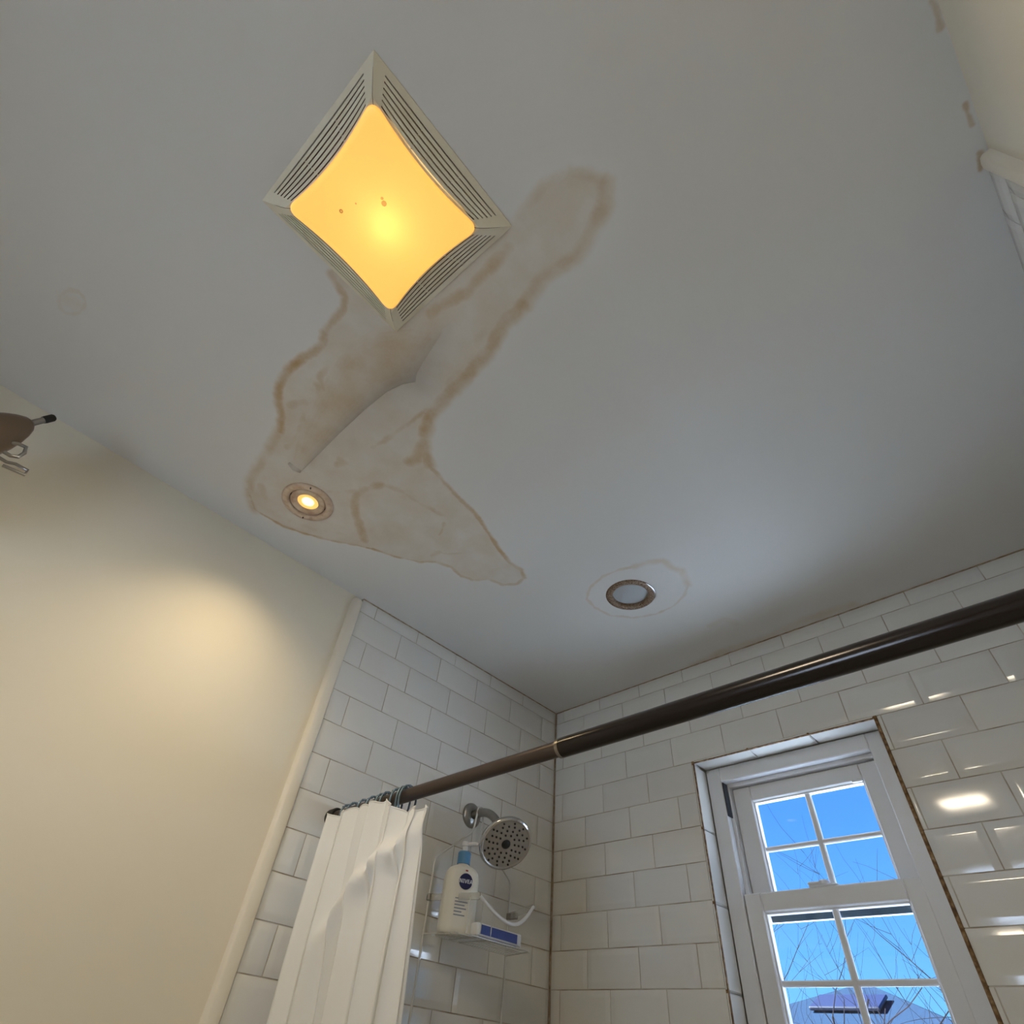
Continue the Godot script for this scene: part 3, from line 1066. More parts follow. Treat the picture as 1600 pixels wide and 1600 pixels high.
func fan_light() -> void:
	var c := fan_pt(0, 0, CEIL)
	var f := thing("ceiling_fan_light", c, "square cream ceiling vent fan with slatted grille and glowing amber lens", "fan light")
	var st := mb()
	# frame: corners, rim and the band round the lens
	var send := 0.84
	for k in 4:
		for r in [[-1.0, 1.0, -0.25, 0.0, 14], [-1.0, -send, 0.0, 1.0, 2], [send, 1.0, 0.0, 1.0, 2], [-send, send, 0.0, 0.06, 14], [-send, send, 0.80, 1.0, 14]]:
			var g := []
			var nt := 6 if r[3] - r[2] > 0.2 else 1
			for i in nt + 1:
				var row := []
				for j in r[4] + 1:
					row.append(side_pt(k, lerpf(r[0], r[1], float(j) / r[4]), lerpf(r[2], r[3], float(i) / nt)))
				g.append(row)
			sheet(st, g, Vector3.DOWN)
		# outer edge up to the ceiling
		var g2 := []
		for l in [0.0, 0.0022]:
			var row := []
			for j in 9:
				row.append(side_pt(k, -1.0 + j * 0.25, 1.0, l))
			g2.append(row)
		sheet(st, g2, side_pt(k, 0, 1.0) - side_pt(k, 0, 0.0))
		# inner edge beside the lens
		g2 = []
		for l in [0.0, 0.0255]:
			var row := []
			for j in 15:
				row.append(side_pt(k, -1.0 + j / 7.0, -0.25, l))
			g2.append(row)
		sheet(st, g2, side_pt(k, 0, 0.0) - side_pt(k, 0, 1.0))
	put("grille_frame", st, M.grille_plastic, f)
	# slats: curved bars with open slits between
	var t0 := 0.06
	var t1 := 0.80
	var n := 5
	var slit := 0.042
	var bar := (t1 - t0 - slit * (n + 1)) / n
	for k in 4:
		for i in n:
			var a := t0 + slit * (i + 1) + bar * i
			var b := a + bar
			st = mb()
			var lowr := []; var lowo := []; var upr := []; var upo := []
			for j in 15:
				var s := lerpf(-send, send, j / 14.0)
				lowr.append(side_pt(k, s, a)); lowo.append(side_pt(k, s, b))
				upr.append(side_pt(k, s, a, 0.004)); upo.append(side_pt(k, s, b, 0.004))
			sheet(st, [lowr, lowo], Vector3.DOWN)
			sheet(st, [lowr, upr], side_pt(k, 0, 0.0) - side_pt(k, 0, 1.0))
			sheet(st, [lowo, upo], side_pt(k, 0, 1.0) - side_pt(k, 0, 0.0))
			put("slat", st, M.grille_plastic, f)
		# cross rib behind the slats
		for s in [-0.3, 0.3]:
			st = mb()
			tube(st, [side_pt(k, s, 0.05, 0.005), side_pt(k, s, 0.82, 0.005)], [0.0012], 5)
			put("rib", st, M.grille_plastic, f)
	# housing above the ceiling, with a brown flange behind the slits
	st = mb()
	for k in 4:
		var e := []
		for q in [[-0.1, 0.1, 2.440], [0.1, 0.1, 2.440], [0.1, 0.1, 2.56], [-0.1, 0.1, 2.56]]:
			var v := Vector2(q[0], q[1]).rotated(PI / 2 * k).rotated(FAN_TURN)
			e.append(Vector3(FAN_C.x + v.x, q[2], FAN_C.y + v.y))
		poly(st, e, e[0] + (e[0] + e[1] - 2 * Vector3(FAN_C.x, 2.44, FAN_C.y)))
	poly(st, [fan_pt(-0.1, -0.1, 2.56), fan_pt(0.1, -0.1, 2.56), fan_pt(0.1, 0.1, 2.56), fan_pt(-0.1, 0.1, 2.56)], c + Vector3(0, 1, 0))
	put("housing", st, M.housing_metal, f)
	st = mb()
	for k in 4:
		var e := []
		for q in [[-0.097, 0.097], [0.097, 0.097], [0.128, 0.128], [-0.128, 0.128]]:
			var v := Vector2(q[0], q[1]).rotated(PI / 2 * k)
			e.append(fan_pt(v.x, v.y, 2.4385))
		poly(st, e, c + Vector3(0, 0.5, 0))
	put("flange", st, M.duct_metal, f)
	# lens: pincushion outline with rounded corners, shallow dish
	var edge := []
	for k in 4:
		for j in 17:
			var s := lerpf(-0.80, 0.80, j / 16.0)
			var q := Vector2(s * 0.1060, 0.1065 - 0.0105 * (1.0 - s * s))
			edge.append(q.rotated(PI / 2 * k))
		# rounded corner towards the next side (rotation is counter-clockwise in a,b)
		var p0 := Vector2(-0.80 * 0.1060, 0.1065 - 0.0105 * (1 - 0.64)).rotated(PI / 2 * k)
		var p2 := Vector2(0.80 * 0.1060, 0.1065 - 0.0105 * (1 - 0.64)).rotated(PI / 2 * (k + 1))
		var p1 := Vector2(-0.1055, 0.1055).rotated(PI / 2 * k)
		# side points run from s=-0.86 upward, so reverse the order: corner is placed before them
		var corner := []
		for j in range(1, 6):
			var u := j / 6.0
			corner.append((p2.lerp(p1, u)).lerp(p1.lerp(p0, u), u))
		var at := edge.size() - 17
		for j in corner.size():
			edge.insert(at + j, corner[j])
	var rings := [[0.0, 2.4060], [0.35, 2.4061], [0.7, 2.4066], [0.9, 2.4078], [0.965, 2.4090], [1.0, 2.4112], [0.985, 2.4133]]
	# order edge points by angle so that the loop is clean
	edge.sort_custom(func(p, q): return p.angle() < q.angle())
	st = mb()
	var g3 := []
	for r in rings:
		var row := []
		for i in edge.size() + 1:
			var q: Vector2 = edge[i % edge.size()] * r[0]
			row.append(fan_pt(q.x, q.y, r[1]))
		g3.append(row)
	lens_sheet(st, g3, fan_pt(0, 0, 2.425))
	var lens := put("lamp_lens", st, M.fan_lamp_lens, f)
	for q in [[600, 318, 0.0050, 0.0036], [533, 330, 0.0038, 0.0028], [597, 310, 0.0026, 0.0018], [556, 318, 0.0016, 0.001]]:
		st = mb()
		var p := on_plane(q[0], q[1], 1, 2.4060)
		lathe(st, p, Vector3.UP, [Vector2(0.0002, -0.0008), Vector2(q[3], -0.0005), Vector2(q[2] * 0.8, 0.0), Vector2(0.0002, 0.0006)], 8, true)
		put("dead_insect", st, M.insect, lens)
	# the bulb behind the lens, and the light the lens gives the room
	var bp := on_plane(603, 352, 1, 2.4060)
	var bulb := OmniLight3D.new()
	bulb.name = "fan_bulb"
	bulb.position = Vector3(bp.x, 2.444, bp.z) - c
	bulb.light_color = Color(1.0, 0.93, 0.74)
	bulb.light_energy = 0.010
	bulb.light_size = 0.018
	bulb.omni_range = 8.0
	bulb.omni_attenuation = 2.0
	bulb.shadow_enabled = true
	f.add_child(bulb)
	var lamp := AreaLight3D.new()
	lamp.name = "fan_lens_light"
	lamp.area_size = Vector2(0.185, 0.185)
	lamp.position = Vector3(0, 2.4035 - CEIL, 0)
	lamp.rotation = Vector3(-PI / 2, 0, 0)
	lamp.light_color = Color(1.0, 0.94, 0.83)
	lamp.light_energy = 0.50
	lamp.area_range = 8.0
	lamp.area_attenuation = 2.0
	lamp.shadow_enabled = true
	f.add_child(lamp)

func lens_sheet(st: SurfaceTool, g: Array, inside: Vector3) -> void:
	var nr := g.size()
	var nc: int = g[0].size()
	var N := []
	for i in nr:
		var row := []
		for j in nc:
			var jm := (j - 1 + nc - 1) % (nc - 1)
			var jp := (j + 1) % (nc - 1)
			var ii := maxi(i, 1)
			var du: Vector3 = g[ii][jp] - g[ii][jm]
			var dv: Vector3 = g[mini(i + 1, nr - 1)][j] - g[maxi(i - 1, 0)][j]
			var n := du.cross(dv).normalized()
			if i == 0:
				n = Vector3.DOWN
			if n.dot(g[i][j] - inside) < 0:
				n = -n
			row.append(n)
		N.append(row)
	for i in nr - 1:
		for j in nc - 1:
			if i > 0:
				tri(st, g[i][j], g[i][j + 1], g[i + 1][j + 1], N[i][j], N[i][j + 1], N[i + 1][j + 1])
			tri(st, g[i][j], g[i + 1][j + 1], g[i + 1][j], N[i][j], N[i + 1][j + 1], N[i + 1][j])

# ---------------------------------------------------------------- recessed lights
func lit_downlight() -> void:
	var o := Vector3(CAN1.x, CEIL, CAN1.y)
	var d := thing("recessed_downlight", o, "lit round recessed downlight with nickel gimbal trim in the stained ceiling", "downlight")
	var st := mb()
	lathe(st, o, Vector3.UP, [Vector2(0.0435, 0.004), Vector2(0.0435, -0.003), Vector2(0.047, -0.0048), Vector2(0.058, -0.0042), Vector2(0.0615, -0.0015), Vector2(0.0615, 0.001)], 48, true)
	put("trim_ring", st, M.aged_nickel, d)
	st = mb()
	lathe(st, o, Vector3.UP, [Vector2(0.050, 0.02), Vector2(0.050, 0.10), Vector2(0.0, 0.10)], 32)
	put("can", st, M.gasket, d)
	st = mb()
	lathe(st, o, Vector3.UP, [Vector2(0.0245, 0.006), Vector2(0.0255, -0.001), Vector2(0.039, -0.0028), Vector2(0.0415, -0.001), Vector2(0.0415, 0.012)], 48, true)
	put("gimbal_ring", st, M.aged_nickel, d)
	for s in [0.4, 3.5]:
		st = mb()
		box(st, o + Vector3(cos(s) * 0.054, -0.0045, sin(s) * 0.054), Vector3(0.006, 0.002, 0.003), 0.0005, Basis(Vector3.UP, -s))
		put("spring_tab", st, M.black_rubber, d)
	st = mb()
	lathe(st, o, Vector3.UP, [Vector2(0.0145, 0.0015), Vector2(0.026, 0.002)], 32)
	put("lamp_reflector", st, M.reflector_glow, d)
	st = mb()
	lathe(st, o, Vector3.UP, [Vector2(0.0002, -0.0008), Vector2(0.010, -0.0002), Vector2(0.0150, 0.002), Vector2(0.0150, 0.008)], 24, true)
	put("lamp_bulb", st, M.downlight_glow, d)
	var sp := SpotLight3D.new()
	sp.name = "downlight_beam"
	sp.position = Vector3(0, -0.006, 0)
	sp.rotation = Vector3(-PI / 2, 0, 0)
	sp.light_color = Color(1.0, 0.90, 0.70)
	sp.light_energy = 0.23
	sp.light_size = 0.02
	sp.spot_angle = 62.0
	sp.spot_angle_attenuation = 1.0
	sp.spot_range = 8.0
	sp.spot_attenuation = 2.0
	sp.shadow_enabled = true
	d.add_child(sp)

func unlit_downlight() -> void:
	var o := Vector3(CAN2.x, CEIL, CAN2.y)
	var d := thing("recessed_downlight", o, "unlit round recessed downlight with a rusted rim above the shower", "downlight")
	var st := mb()
	lathe(st, o, Vector3.UP, [Vector2(0.046, 0.010), Vector2(0.0465, -0.002), Vector2(0.050, -0.0042), Vector2(0.060, -0.0036), Vector2(0.0640, -0.001), Vector2(0.0645, 0.001)], 48, true)
	put("trim_ring", st, M.rusty_ring, d)
	st = mb()
	lathe(st, o, Vector3.UP, [Vector2(0.0002, 0.0005), Vector2(0.028, 0.0012), Vector2(0.0465, 0.006)], 40, true)
	put("lens", st, M.frosted_lens, d)
	st = mb()
	var arc := []
	for k in 9:
		var a := deg_to_rad(-47 + k * 8.0)
		arc.append(o + Vector3(cos(a) * 0.0635, -0.0022, sin(a) * 0.0635))
	tube(st, arc, [0.0008, 0.002, 0.0028, 0.003, 0.003, 0.003, 0.0028, 0.002, 0.0008], 8)
	put("bare_metal_edge", st, M.chrome, d)

# ---------------------------------------------------------------- curtain rod and curtain
const ROD_Y := 1.8925
const ROD_Z := 0.741

func rod_and_curtain() -> void:
	var r := thing("curtain_rod", Vector3(0, ROD_Y, ROD_Z), "dark bronze telescoping shower curtain rod spanning the tub alcove", "curtain rod")
	var st := mb()
	tube(st, [Vector3(0.008, ROD_Y, ROD_Z), Vector3(0.70, ROD_Y, ROD_Z)], [0.0122], 28, true)
	put("inner_tube", st, M.rod_metal, r)
	st = mb()
	tube(st, [Vector3(0.667, ROD_Y, ROD_Z), Vector3(X_RIGHT - 0.008, ROD_Y, ROD_Z)], [0.0150], 32, true)
	put("outer_tube", st, M.outer_rod_metal, r)
	st = mb()
	tube(st, [Vector3(0.661, ROD_Y, ROD_Z), Vector3(0.667, ROD_Y, ROD_Z)], [0.0150], 28, true)
	put("collar", st, M.rod_collar, r)
	for s in [0, 1]:
		st = mb()
		var x := 0.0008 if s == 0 else X_RIGHT - 0.0008
		lathe(st, Vector3(x, ROD_Y, ROD_Z), Vector3(1 if s == 0 else -1, 0, 0), [Vector2(0.0, 0.0), Vector2(0.0185, 0.0), Vector2(0.0185, 0.020), Vector2(0.0165, 0.024), Vector2(0.0120, 0.024)], 28)
		put("end_cap", st, M.black_rubber, r)
	# rings bunched at the left end
	var spots := [0.062, 0.088, 0.123, 0.158, 0.187, 0.205, 0.237, 0.260, 0.274]
	var lean := [0.1, -0.12, 0.16, -0.1, 0.14, 0.05, 0.22, 0.12, -0.15]
	var proto: Node3D = null
	for i in spots.size():
		if proto == null:
			proto = thing("curtain_ring", Vector3.ZERO, "blue-grey metal ring holding the white curtain on the rod", "curtain ring", "rings on the curtain rod")
			st = mb()
			var loop := []
			for k in 20:
				var a := TAU * k / 20.0
				loop.append(Vector3(0.0, -0.007 + 0.0245 * sin(a) * (1.0 if sin(a) > 0 else 1.45), 0.0185 * cos(a)))
			tube(st, loop, [0.0021], 7, false, true)
			put("wire_loop", st, M.ring_metal, proto)
			st = mb()
			for k in 5:
				var a := PI * (0.2 + 0.15 * k)
				lathe(st, Vector3(0, 0.0175 * sin(a) - 0.001, 0.0175 * cos(a)), Vector3.RIGHT, [Vector2(0.0, -0.003), Vector2(0.0028, -0.0015), Vector2(0.0028, 0.0015), Vector2(0.0, 0.003)], 8, true)
			put("rollers", st, M.ring_metal, proto)
			proto.position = Vector3(spots[i], ROD_Y, ROD_Z)
			proto.rotation.y = lean[i]
		else:
			var q: Node3D = proto.duplicate()
			q.name = numbered("curtain_ring")
			add_child(q)
			q.position = Vector3(spots[i], ROD_Y, ROD_Z)
			q.rotation.y = lean[i]
	# curtain: gathered sheet with deep folds
	var c := thing("shower_curtain", Vector3(0.18, 0.5, ROD_Z), "white fabric shower curtain gathered in folds at the left end of the rod", "curtain")
	var g := []
	var rows := 90
	var cols := 200
	for i in rows + 1:
		var v := pow(float(i) / rows, 1.7)          # 0 top, 1 bottom
		var row := []
		for j in cols + 1:
			var u := float(j) / cols
			var ph := u * 5.0 + 0.35 * sin(u * 5.0 + 1.0) + 0.30 * v * sin(u * 3.0)
			var amp := lerpf(0.009, 0.022, smoothstep(0.0, 0.22, v)) * (0.75 + 0.35 * sin(u * 9.0 + 0.6))
			var sw := sin(ph * TAU)
			var x := 0.046 + u * 0.312 + 0.008 * sin(ph * TAU * 2.0) + 0.018 * v * (u - 0.3)
			var front := lerpf(0.027, 0.006, smoothstep(0.0, 0.3, v)) * (1.0 - 0.55 * smoothstep(0.72, 0.9, u))
			var zz := ROD_Z + front + amp * sw + 0.016 * v * sin(u * 4.0 + 2.0)
			# one soft fold pulled slantwise across the others
			var dd := u - (0.93 - 0.68 * smoothstep(0.0, 0.16, v))
			var fold := exp(-dd * dd / (0.010 if dd > 0.0 else 0.0035))
			zz += 0.013 * fold * smoothstep(0.0, 0.04, v) * (1.0 - smoothstep(0.12, 0.24, v))
			zz -= 0.6 * amp * sw * fold
			var top := ROD_Y - 0.006 - 0.007 * (0.5 - 0.5 * cos(u * 8.0 * TAU)) - 0.028 * smoothstep(0.60, 0.80, u)
			var y := lerpf(top, 0.45, v)
			row.append(Vector3(x, y, zz))
		g.append(row)
	st = mb()
	sheet(st, g, Vector3(0, 0, 1))
	put("cloth", st, M.curtain_cloth, c)
	# stiffened hem strip along the top and the free side edge
	st = mb()
	var hem := []
	for i in rows + 1:
		hem.append(g[i][cols])
	tube(st, hem, [0.0016], 6)
	put("side_hem", st, M.curtain_cloth, c)
	st = mb()
	var hemt := []
	for j in cols + 1:
		hemt.append(g[0][j])
	tube(st, hemt, [0.0014], 5)
	put("top_hem", st, M.curtain_cloth, c)

# ---------------------------------------------------------------- shower head
func shower() -> void:
	var o := Vector3(0.0, 2.012, 0.338)
	var s := thing("wall_shower", o, "round chrome shower head on a bent wall arm", "shower")
	var st := mb()
	lathe(st, o, Vector3.RIGHT, [Vector2(0.0305, 0.0005), Vector2(0.0305, 0.004), Vector2(0.027, 0.009), Vector2(0.018, 0.013), Vector2(0.0125, 0.014)], 32, true)
	put("flange", st, M.brushed_chrome, s)
	st = mb()
	var head := Vector3(0.140, 1.928, 0.336)
	var n := Vector3(0.66, -0.72, 0.20).normalized()
	var neck := head - n * 0.045
	var path := []
	var p0 := o + Vector3(0.010, 0, 0)
	var p1 := o + Vector3(0.085, 0.012, 0.0)
	for k in 13:
		var t := k / 12.0
		path.append((p0.lerp(p1, t)).lerp(p1.lerp(neck, t), t))
	tube(st, path, [0.0105], 16)
	put("arm", st, M.brushed_chrome, s)
	st = mb()
	lathe(st, neck, n, [Vector2(0.012, -0.012), Vector2(0.0155, -0.008), Vector2(0.0165, 0.004), Vector2(0.0145, 0.012)], 24, true)
	put("swivel_nut", st, M.chrome, s)
	st = mb()
	lathe(st, head, n, [Vector2(0.013, -0.036), Vector2(0.020, -0.030), Vector2(0.040, -0.022), Vector2(0.058, -0.013), Vector2(0.0655, -0.006), Vector2(0.067, 0.0), Vector2(0.0655, 0.004), Vector2(0.061, 0.005)], 48, true)
	put("bell", st, M.chrome, s)
	st = mb()
	lathe(st, head, n, [Vector2(0.061, 0.005), Vector2(0.058, 0.0035), Vector2(0.0, 0.0035)], 48)
	var face := put("face_plate", st, M.nozzle_face, s)
	st = mb()
	lathe(st, head, n, [Vector2(0.0115, 0.003), Vector2(0.0105, 0.006), Vector2(0.0, 0.0065)], 20, true)
	put("centre_button", st, M.black_rubber, face)
	var u := n.cross(Vector3.UP).normalized()
	var v := n.cross(u)
	for ring in [[0.023, 10], [0.034, 14], [0.045, 18], [0.054, 12]]:
		for k in ring[1]:
			var a: float = TAU * (k + 0.5 * (int(ring[1]) % 4) / 4.0) / ring[1]
			st = mb()
			lathe(st, head + (u * cos(a) + v * sin(a)) * ring[0], n, [Vector2(0.0026, 0.003), Vector2(0.0022, 0.0058), Vector2(0.0, 0.006)], 7)
			put("nozzle", st, M.black_rubber, face)

# ---------------------------------------------------------------- caddy and what stands in it
func bend(pts: Array, r: float, st: SurfaceTool, sides := 6) -> void:
	# rounds the corners of a polyline, then sweeps a wire along it
	var out := [pts[0]]
	for i in range(1, pts.size() - 1):
		var a: Vector3 = pts[i - 1]; var b: Vector3 = pts[i]; var c: Vector3 = pts[i + 1]
		var d: float = minf(0.014, minf(a.distance_to(b), b.distance_to(c)) * 0.4)
		var p := b + (a - b).normalized() * d
		var q := b + (c - b).normalized() * d
		for k in 5:
			var t := k / 4.0
			out.append((p.lerp(b, t)).lerp(b.lerp(q, t), t))
	out.append(pts[pts.size() - 1])
	tube(st, out, [r], sides)

func caddy() -> void:
	var zl := 0.452
	var zr := 0.188
	var zc := 0.335
	var xb := 0.020
	var c := thing("shower_caddy", Vector3(xb, 1.30, 0.32), "silver wire shower caddy hanging from the shower arm", "caddy")
	var st := mb()
	# hanging frame: over the arm, out to the shoulders and down
	bend([Vector3(xb, 1.30, zl), Vector3(xb, 1.884, zl), Vector3(xb + 0.012, 1.965, zc + 0.016), Vector3(0.035, 2.026, zc + 0.010), Vector3(0.035, 2.030, zc), Vector3(0.035, 2.026, zc - 0.010), Vector3(xb + 0.012, 1.965, zc - 0.014), Vector3(xb, 1.888, zr), Vector3(xb, 1.30, zr)], 0.0026, st, 8)
	put("hanging_frame", st, M.wire, c)
	var yb := 1.735
	var yt := 1.803
	var xf := 0.140
	# tray wires of the upper basket
	st = mb()
	bend([Vector3(xb, yb, zl), Vector3(xf - 0.012, yb, zl - 0.03), Vector3(xf - 0.012, yb, zr + 0.03), Vector3(xb, yb, zr)], 0.0016, st)
	bend([Vector3(xb, yb + 0.002, zl), Vector3(xb, yb + 0.002, zr)], 0.0014, st)
	for k in 5:
		var x := lerpf(xb + 0.02, xf - 0.03, k / 4.0)
		tube(st, [Vector3(x, yb + 0.001, zl - 0.012), Vector3(x, yb + 0.001, zr + 0.012)], [0.0011], 5)
	put("basket_tray", st, M.wire, c)
	st = mb()
	for z in [0.432, 0.392, 0.360]:
		bend([Vector3(xf - 0.012, yt, z - 0.012), Vector3(xf - 0.012, yb, z - 0.012), Vector3(xb + 0.01, yb, z - 0.008)], 0.0012, st)
	put("basket_uprights", st, M.wire, c)
	# side rails and the sagging white front rail
	for s in [0, 1]:
		st = mb()
		var a := Vector3(xb, yt, zl) if s == 0 else Vector3(xb, yt + 0.012, zr)
		var b := Vector3(xf, 1.806, 0.402) if s == 0 else Vector3(xf, 1.817, 0.228)
		var dir := (b - a).normalized()
		box(st, (a + b) / 2, Vector3(a.distance_to(b), 0.014, 0.003), 0.001, Basis(dir, Vector3.UP, dir.cross(Vector3.UP)).orthonormalized())
		put("side_rail", st, M.clear_plastic, c)
	st = mb()
	var rail := []
	for k in 17:
		var t := k / 16.0
		var z := lerpf(0.402, 0.226, t)
		rail.append(Vector3(xf + 0.018 * sin(PI * t), lerpf(1.806, 1.819, t) - 0.044 * pow(sin(PI * t), 1.0), z))
	tube(st, rail, [0.0036], 10)
	put("front_rail", st, M.white_plastic, c)
	# clips holding the basket on the frame
	st = mb()
	span(st, Vector3(xb - 0.004, yt - 0.007, zl - 0.006), Vector3(xb + 0.006, yt + 0.007, zl + 0.006), 0.002)
	put("clip", st, M.brushed_chrome, c)
	st = mb()
	span(st, Vector3(xb - 0.004, yt + 0.004, zr - 0.006), Vector3(xb + 0.03, yt + 0.018, zr + 0.006), 0.002)
	put("clip", st, M.brushed_chrome, c)
	# lower shelf
	st = mb()
	var y2 := 1.552
	bend([Vector3(xb, y2, zl), Vector3(0.11, y2, zl - 0.02), Vector3(0.11, y2, zr + 0.02), Vector3(xb, y2, zr)], 0.0018, st)
	bend([Vector3(xb, 1.500, zl), Vector3(0.11, 1.500, zl - 0.02), Vector3(0.11, 1.500, zr + 0.02), Vector3(xb, 1.500, zr)], 0.0018, st)
	put("lower_shelf", st, M.wire, c)
	bottle()
	soap_box()

func super_ring(c: Vector3, hx: float, hz: float, y: float, turn: float, n := 36) -> Array:
	var out := []
	for k in n:
		var a := TAU * k / n
		var p := Vector2(signf(cos(a)) * pow(absf(cos(a)), 0.62) * hx, signf(sin(a)) * pow(absf(sin(a)), 0.62) * hz).rotated(turn)
		out.append(Vector3(c.x + p.x, y, c.z + p.y))
	return out

func bottle() -> void:
	var b := Vector3(0.072, 1.7375, 0.405)
	var o := thing("pump_bottle", b, "white pump bottle with blue collar and round navy logo in the caddy", "bottle")
	var turn := 0.45          # broad face turned to the room
	var st := mb()
	var prof := [[0.0, 0.90], [0.003, 0.97], [0.010, 1.0], [0.060, 1.0], [0.092, 0.99], [0.104, 0.96], [0.112, 0.89], [0.118, 0.76], [0.122, 0.56], [0.124, 0.36]]
	var g := []
	for p in prof:
		g.append(super_ring(b, 0.024 * p[1] + 0.0015, 0.041 * p[1], b.y + p[0] * 1.07, turn))
	for r in g:
		r.append(r[0])
	lens_sheet2(st, g, b + Vector3(0, 0.06, 0))
	poly(st, g[0], b + Vector3(0, 0.06, 0))
	put("body", st, M.bottle_plastic, o)
	st = mb()
	lathe(st, b + Vector3(0, 0.131, 0), Vector3.UP, [Vector2(0.0145, -0.002), Vector2(0.0145, 0.004), Vector2(0.013, 0.005)], 24)
	put("neck", st, M.bottle_plastic, o)
	st = mb()
	lathe(st, b + Vector3(0, 0.136, 0), Vector3.UP, [Vector2(0.0155, 0.0), Vector2(0.0155, 0.024), Vector2(0.0140, 0.0265), Vector2(0.006, 0.0265)], 28)
	put("collar", st, M.collar_blue, o)
	st = mb()
	lathe(st, b + Vector3(0, 0.1625, 0), Vector3.UP, [Vector2(0.0065, 0.0), Vector2(0.0065, 0.012), Vector2(0.0085, 0.013), Vector2(0.0090, 0.021), Vector2(0.007, 0.023), Vector2(0.0, 0.0235)], 20)
	var nd := Vector3(0.75, 0.05, -0.45).normalized()
	tube(st, [b + Vector3(0, 0.179, 0), b + Vector3(0, 0.180, 0) + nd * 0.026, b + Vector3(0, 0.177, 0) + nd * 0.033], [0.0052, 0.0042, 0.0035], 10)
	put("pump", st, M.white_plastic, o)
	# print on the broad face: outward direction f, reading direction r
	var f := Vector3(cos(turn), 0, sin(turn))
	var r := Vector3.UP.cross(f).normalized()
	var at := b + f * 0.0262 + Vector3(0, 0.098, 0) + r * 0.004
	st = mb()
	lathe(st, at - r * 0.0 , f, [Vector2(0.0160, -0.0020), Vector2(0.0160, 0.0006), Vector2(0.0, 0.0006)], 32)
	put("logo_disc", st, M.navy, o)
	lettering("logo_lettering", "NIVEA", at + f * 0.0008, f, 0.0078, M.print_white, o)
	st = mb()
	box(st, b + f * 0.0258 + Vector3(0, 0.1195, 0) + r * 0.004, Vector3(0.006, 0.003, 0.0012), 0.0003, Basis(r, Vector3.UP, f))
	put("red_mark", st, M.print_red, o)
	st = mb()
	for k in 6:
		var l: float = [0.026, 0.030, 0.024, 0.028, 0.018, 0.026][k]
		box(st, b + f * 0.0258 + Vector3(0, 0.064 - k * 0.0062, 0) - r * (0.016 - l / 2), Vector3(l, 0.0022, 0.0006), 0.0, Basis(r, Vector3.UP, f))
	put("printed_lines", st, M.print_grey_blue, o)

func lens_sheet2(st: SurfaceTool, g: Array, inside: Vector3) -> void:
	var nr := g.size()
	var nc: int = g[0].size()
	var N := []
	for i in nr:
		var row := []
		for j in nc:
			var du: Vector3 = g[i][(j + 1) % (nc - 1)] - g[i][(j - 1 + nc - 1) % (nc - 1)]
			var dv: Vector3 = g[mini(i + 1, nr - 1)][j] - g[maxi(i - 1, 0)][j]
			var n := du.cross(dv).normalized()
			if n.dot(g[i][j] - inside) < 0:
				n = -n
			row.append(n)
		N.append(row)
	for i in nr - 1:
		for j in nc - 1:
			tri(st, g[i][j], g[i][j + 1], g[i + 1][j + 1], N[i][j], N[i][j + 1], N[i + 1][j + 1])
			tri(st, g[i][j], g[i + 1][j + 1], g[i + 1][j], N[i][j], N[i + 1][j + 1], N[i + 1][j])

func lettering(called: String, text: String, at: Vector3, f: Vector3, height: float, m: Material, parent: Node3D) -> void:
	var t := TextMesh.new()
	var font := SystemFont.new()
	font.font_names = PackedStringArray(["Droid Sans"])
	font.font_weight = 700
	t.font = font
	t.text = text
	t.font_size = 32
	t.pixel_size = height / 32.0 / 0.72
	t.depth = 0.0006
	var o := MeshInstance3D.new()
	o.mesh = t
	o.material_override = m
	o.name = called
	parent.add_child(o, true)
	o.transform = Transform3D(Basis(Vector3.UP.cross(f).normalized(), Vector3.UP, f), at - world_of(parent))

func soap_box() -> void:
	var a := Vector3(0.112, 1.7495, 0.385)
	var b := Vector3(0.112, 1.7495, 0.250)
	var c := (a + b) / 2
	var o := thing("soap_box", c - Vector3(0, 0.0125, 0), "small white box with a navy blue label lying in the caddy basket", "box")
	var st := mb()
	box(st, c, Vector3(0.030, 0.025, 0.142), 0.003)
	put("carton", st, M.white_plastic, o)
	st = mb()
	box(st, c + Vector3(0.0153, 0.001, 0.004), Vector3(0.0012, 0.017, 0.118), 0.0)
	put("label_band", st, M.box_blue, o)
	st = mb()
	box(st, c + Vector3(0.002, -0.0122, 0.004), Vector3(0.022, 0.0012, 0.118), 0.0)
	put("label_band", st, M.box_blue, o)

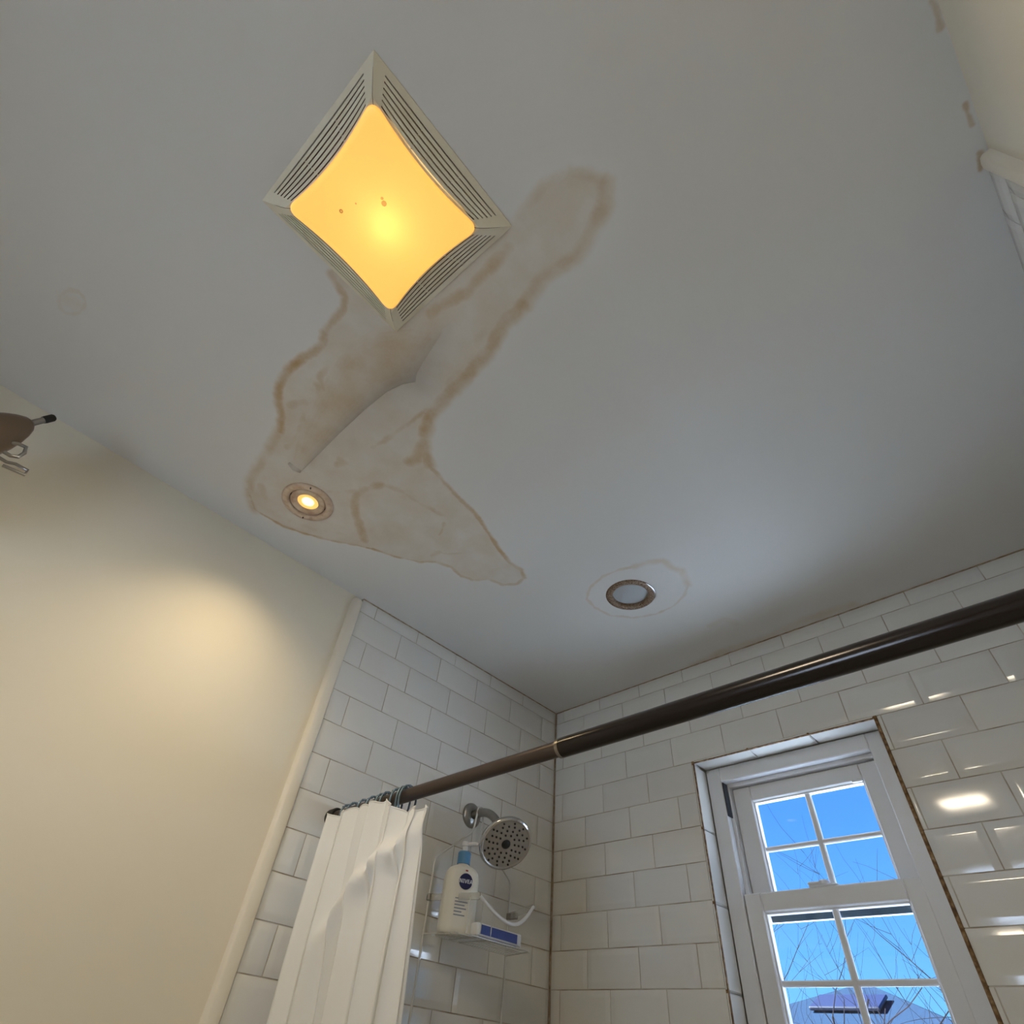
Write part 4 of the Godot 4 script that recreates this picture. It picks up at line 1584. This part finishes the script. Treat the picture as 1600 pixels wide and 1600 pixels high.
# ---------------------------------------------------------------- wall light at the left edge
func sconce() -> void:
	var x := 0.105
	var tip := on_plane(86, 652, 0, x)
	var top := on_plane(50, 661, 0, x)
	var o := top
	var z := top.z
	var s := thing("wall_sconce", Vector3(PLANE_LEFT, o.y - 0.1, z), "brushed bronze wall light with a bell cap and black-tipped finial", "wall light")
	var axis := (tip - top).normalized()
	var st := mb()
	lathe(st, o, axis, [Vector2(0.0, 0.001), Vector2(0.008, -0.001), Vector2(0.015, -0.007), Vector2(0.0225, -0.019), Vector2(0.030, -0.036), Vector2(0.036, -0.056), Vector2(0.040, -0.080), Vector2(0.042, -0.105), Vector2(0.039, -0.105), Vector2(0.037, -0.080)], 36, true)
	put("bell_cap", st, M.sconce_metal, s)
	st = mb()
	tube(st, [o, o + axis * 0.021], [0.0062, 0.0058], 14)
	put("finial_stem", st, M.brushed_chrome, s)
	st = mb()
	lathe(st, o + axis * 0.020, axis, [Vector2(0.0066, 0.0), Vector2(0.0072, 0.004), Vector2(0.0072, 0.018), Vector2(0.0055, 0.021), Vector2(0.0, 0.021)], 18, true)
	put("finial_tip", st, M.black_rubber, s)
	# wire bracket and slotted thumb lever below the cap
	st = mb()
	var wire_pts := []
	for q in [[14, 690], [30, 694], [41, 699], [38, 708], [28, 714], [16, 712], [6, 706]]:
		wire_pts.append(on_plane(q[0], q[1], 0, x + 0.012))
	tube(st, wire_pts, [0.0034], 8)
	put("bracket", st, M.brushed_chrome, s)
	st = mb()
	var lever := []
	for q in [[-6, 712], [10, 722], [24, 725], [43, 735], [38, 742], [20, 734], [4, 727]]:
		lever.append(on_plane(q[0], q[1], 0, x + 0.016))
	tube(st, lever, [0.0030], 8)
	put("thumb_lever", st, M.brushed_chrome, s)
	# glass shade below and the arm back to the wall
	st = mb()
	lathe(st, o - axis * 0.103, axis, [Vector2(0.036, 0.004), Vector2(0.040, -0.02), Vector2(0.056, -0.07), Vector2(0.066, -0.12), Vector2(0.064, -0.12), Vector2(0.054, -0.07), Vector2(0.037, -0.02)], 32, true)
	put("shade", st, M.frosted_lens, s)
	st = mb()
	var q := o - axis * 0.06
	tube(st, [q, q + Vector3(-0.05, -0.01, 0.02), q + Vector3(-0.085, -0.05, 0.03), Vector3(PLANE_LEFT, q.y - 0.07, q.z + 0.035)], [0.007], 12)
	lathe(st, Vector3(PLANE_LEFT, q.y - 0.07, q.z + 0.035), Vector3.RIGHT, [Vector2(0.045, 0.0005), Vector2(0.045, 0.006), Vector2(0.036, 0.014), Vector2(0.0, 0.018)], 32, true)
	put("arm", st, M.sconce_metal, s)
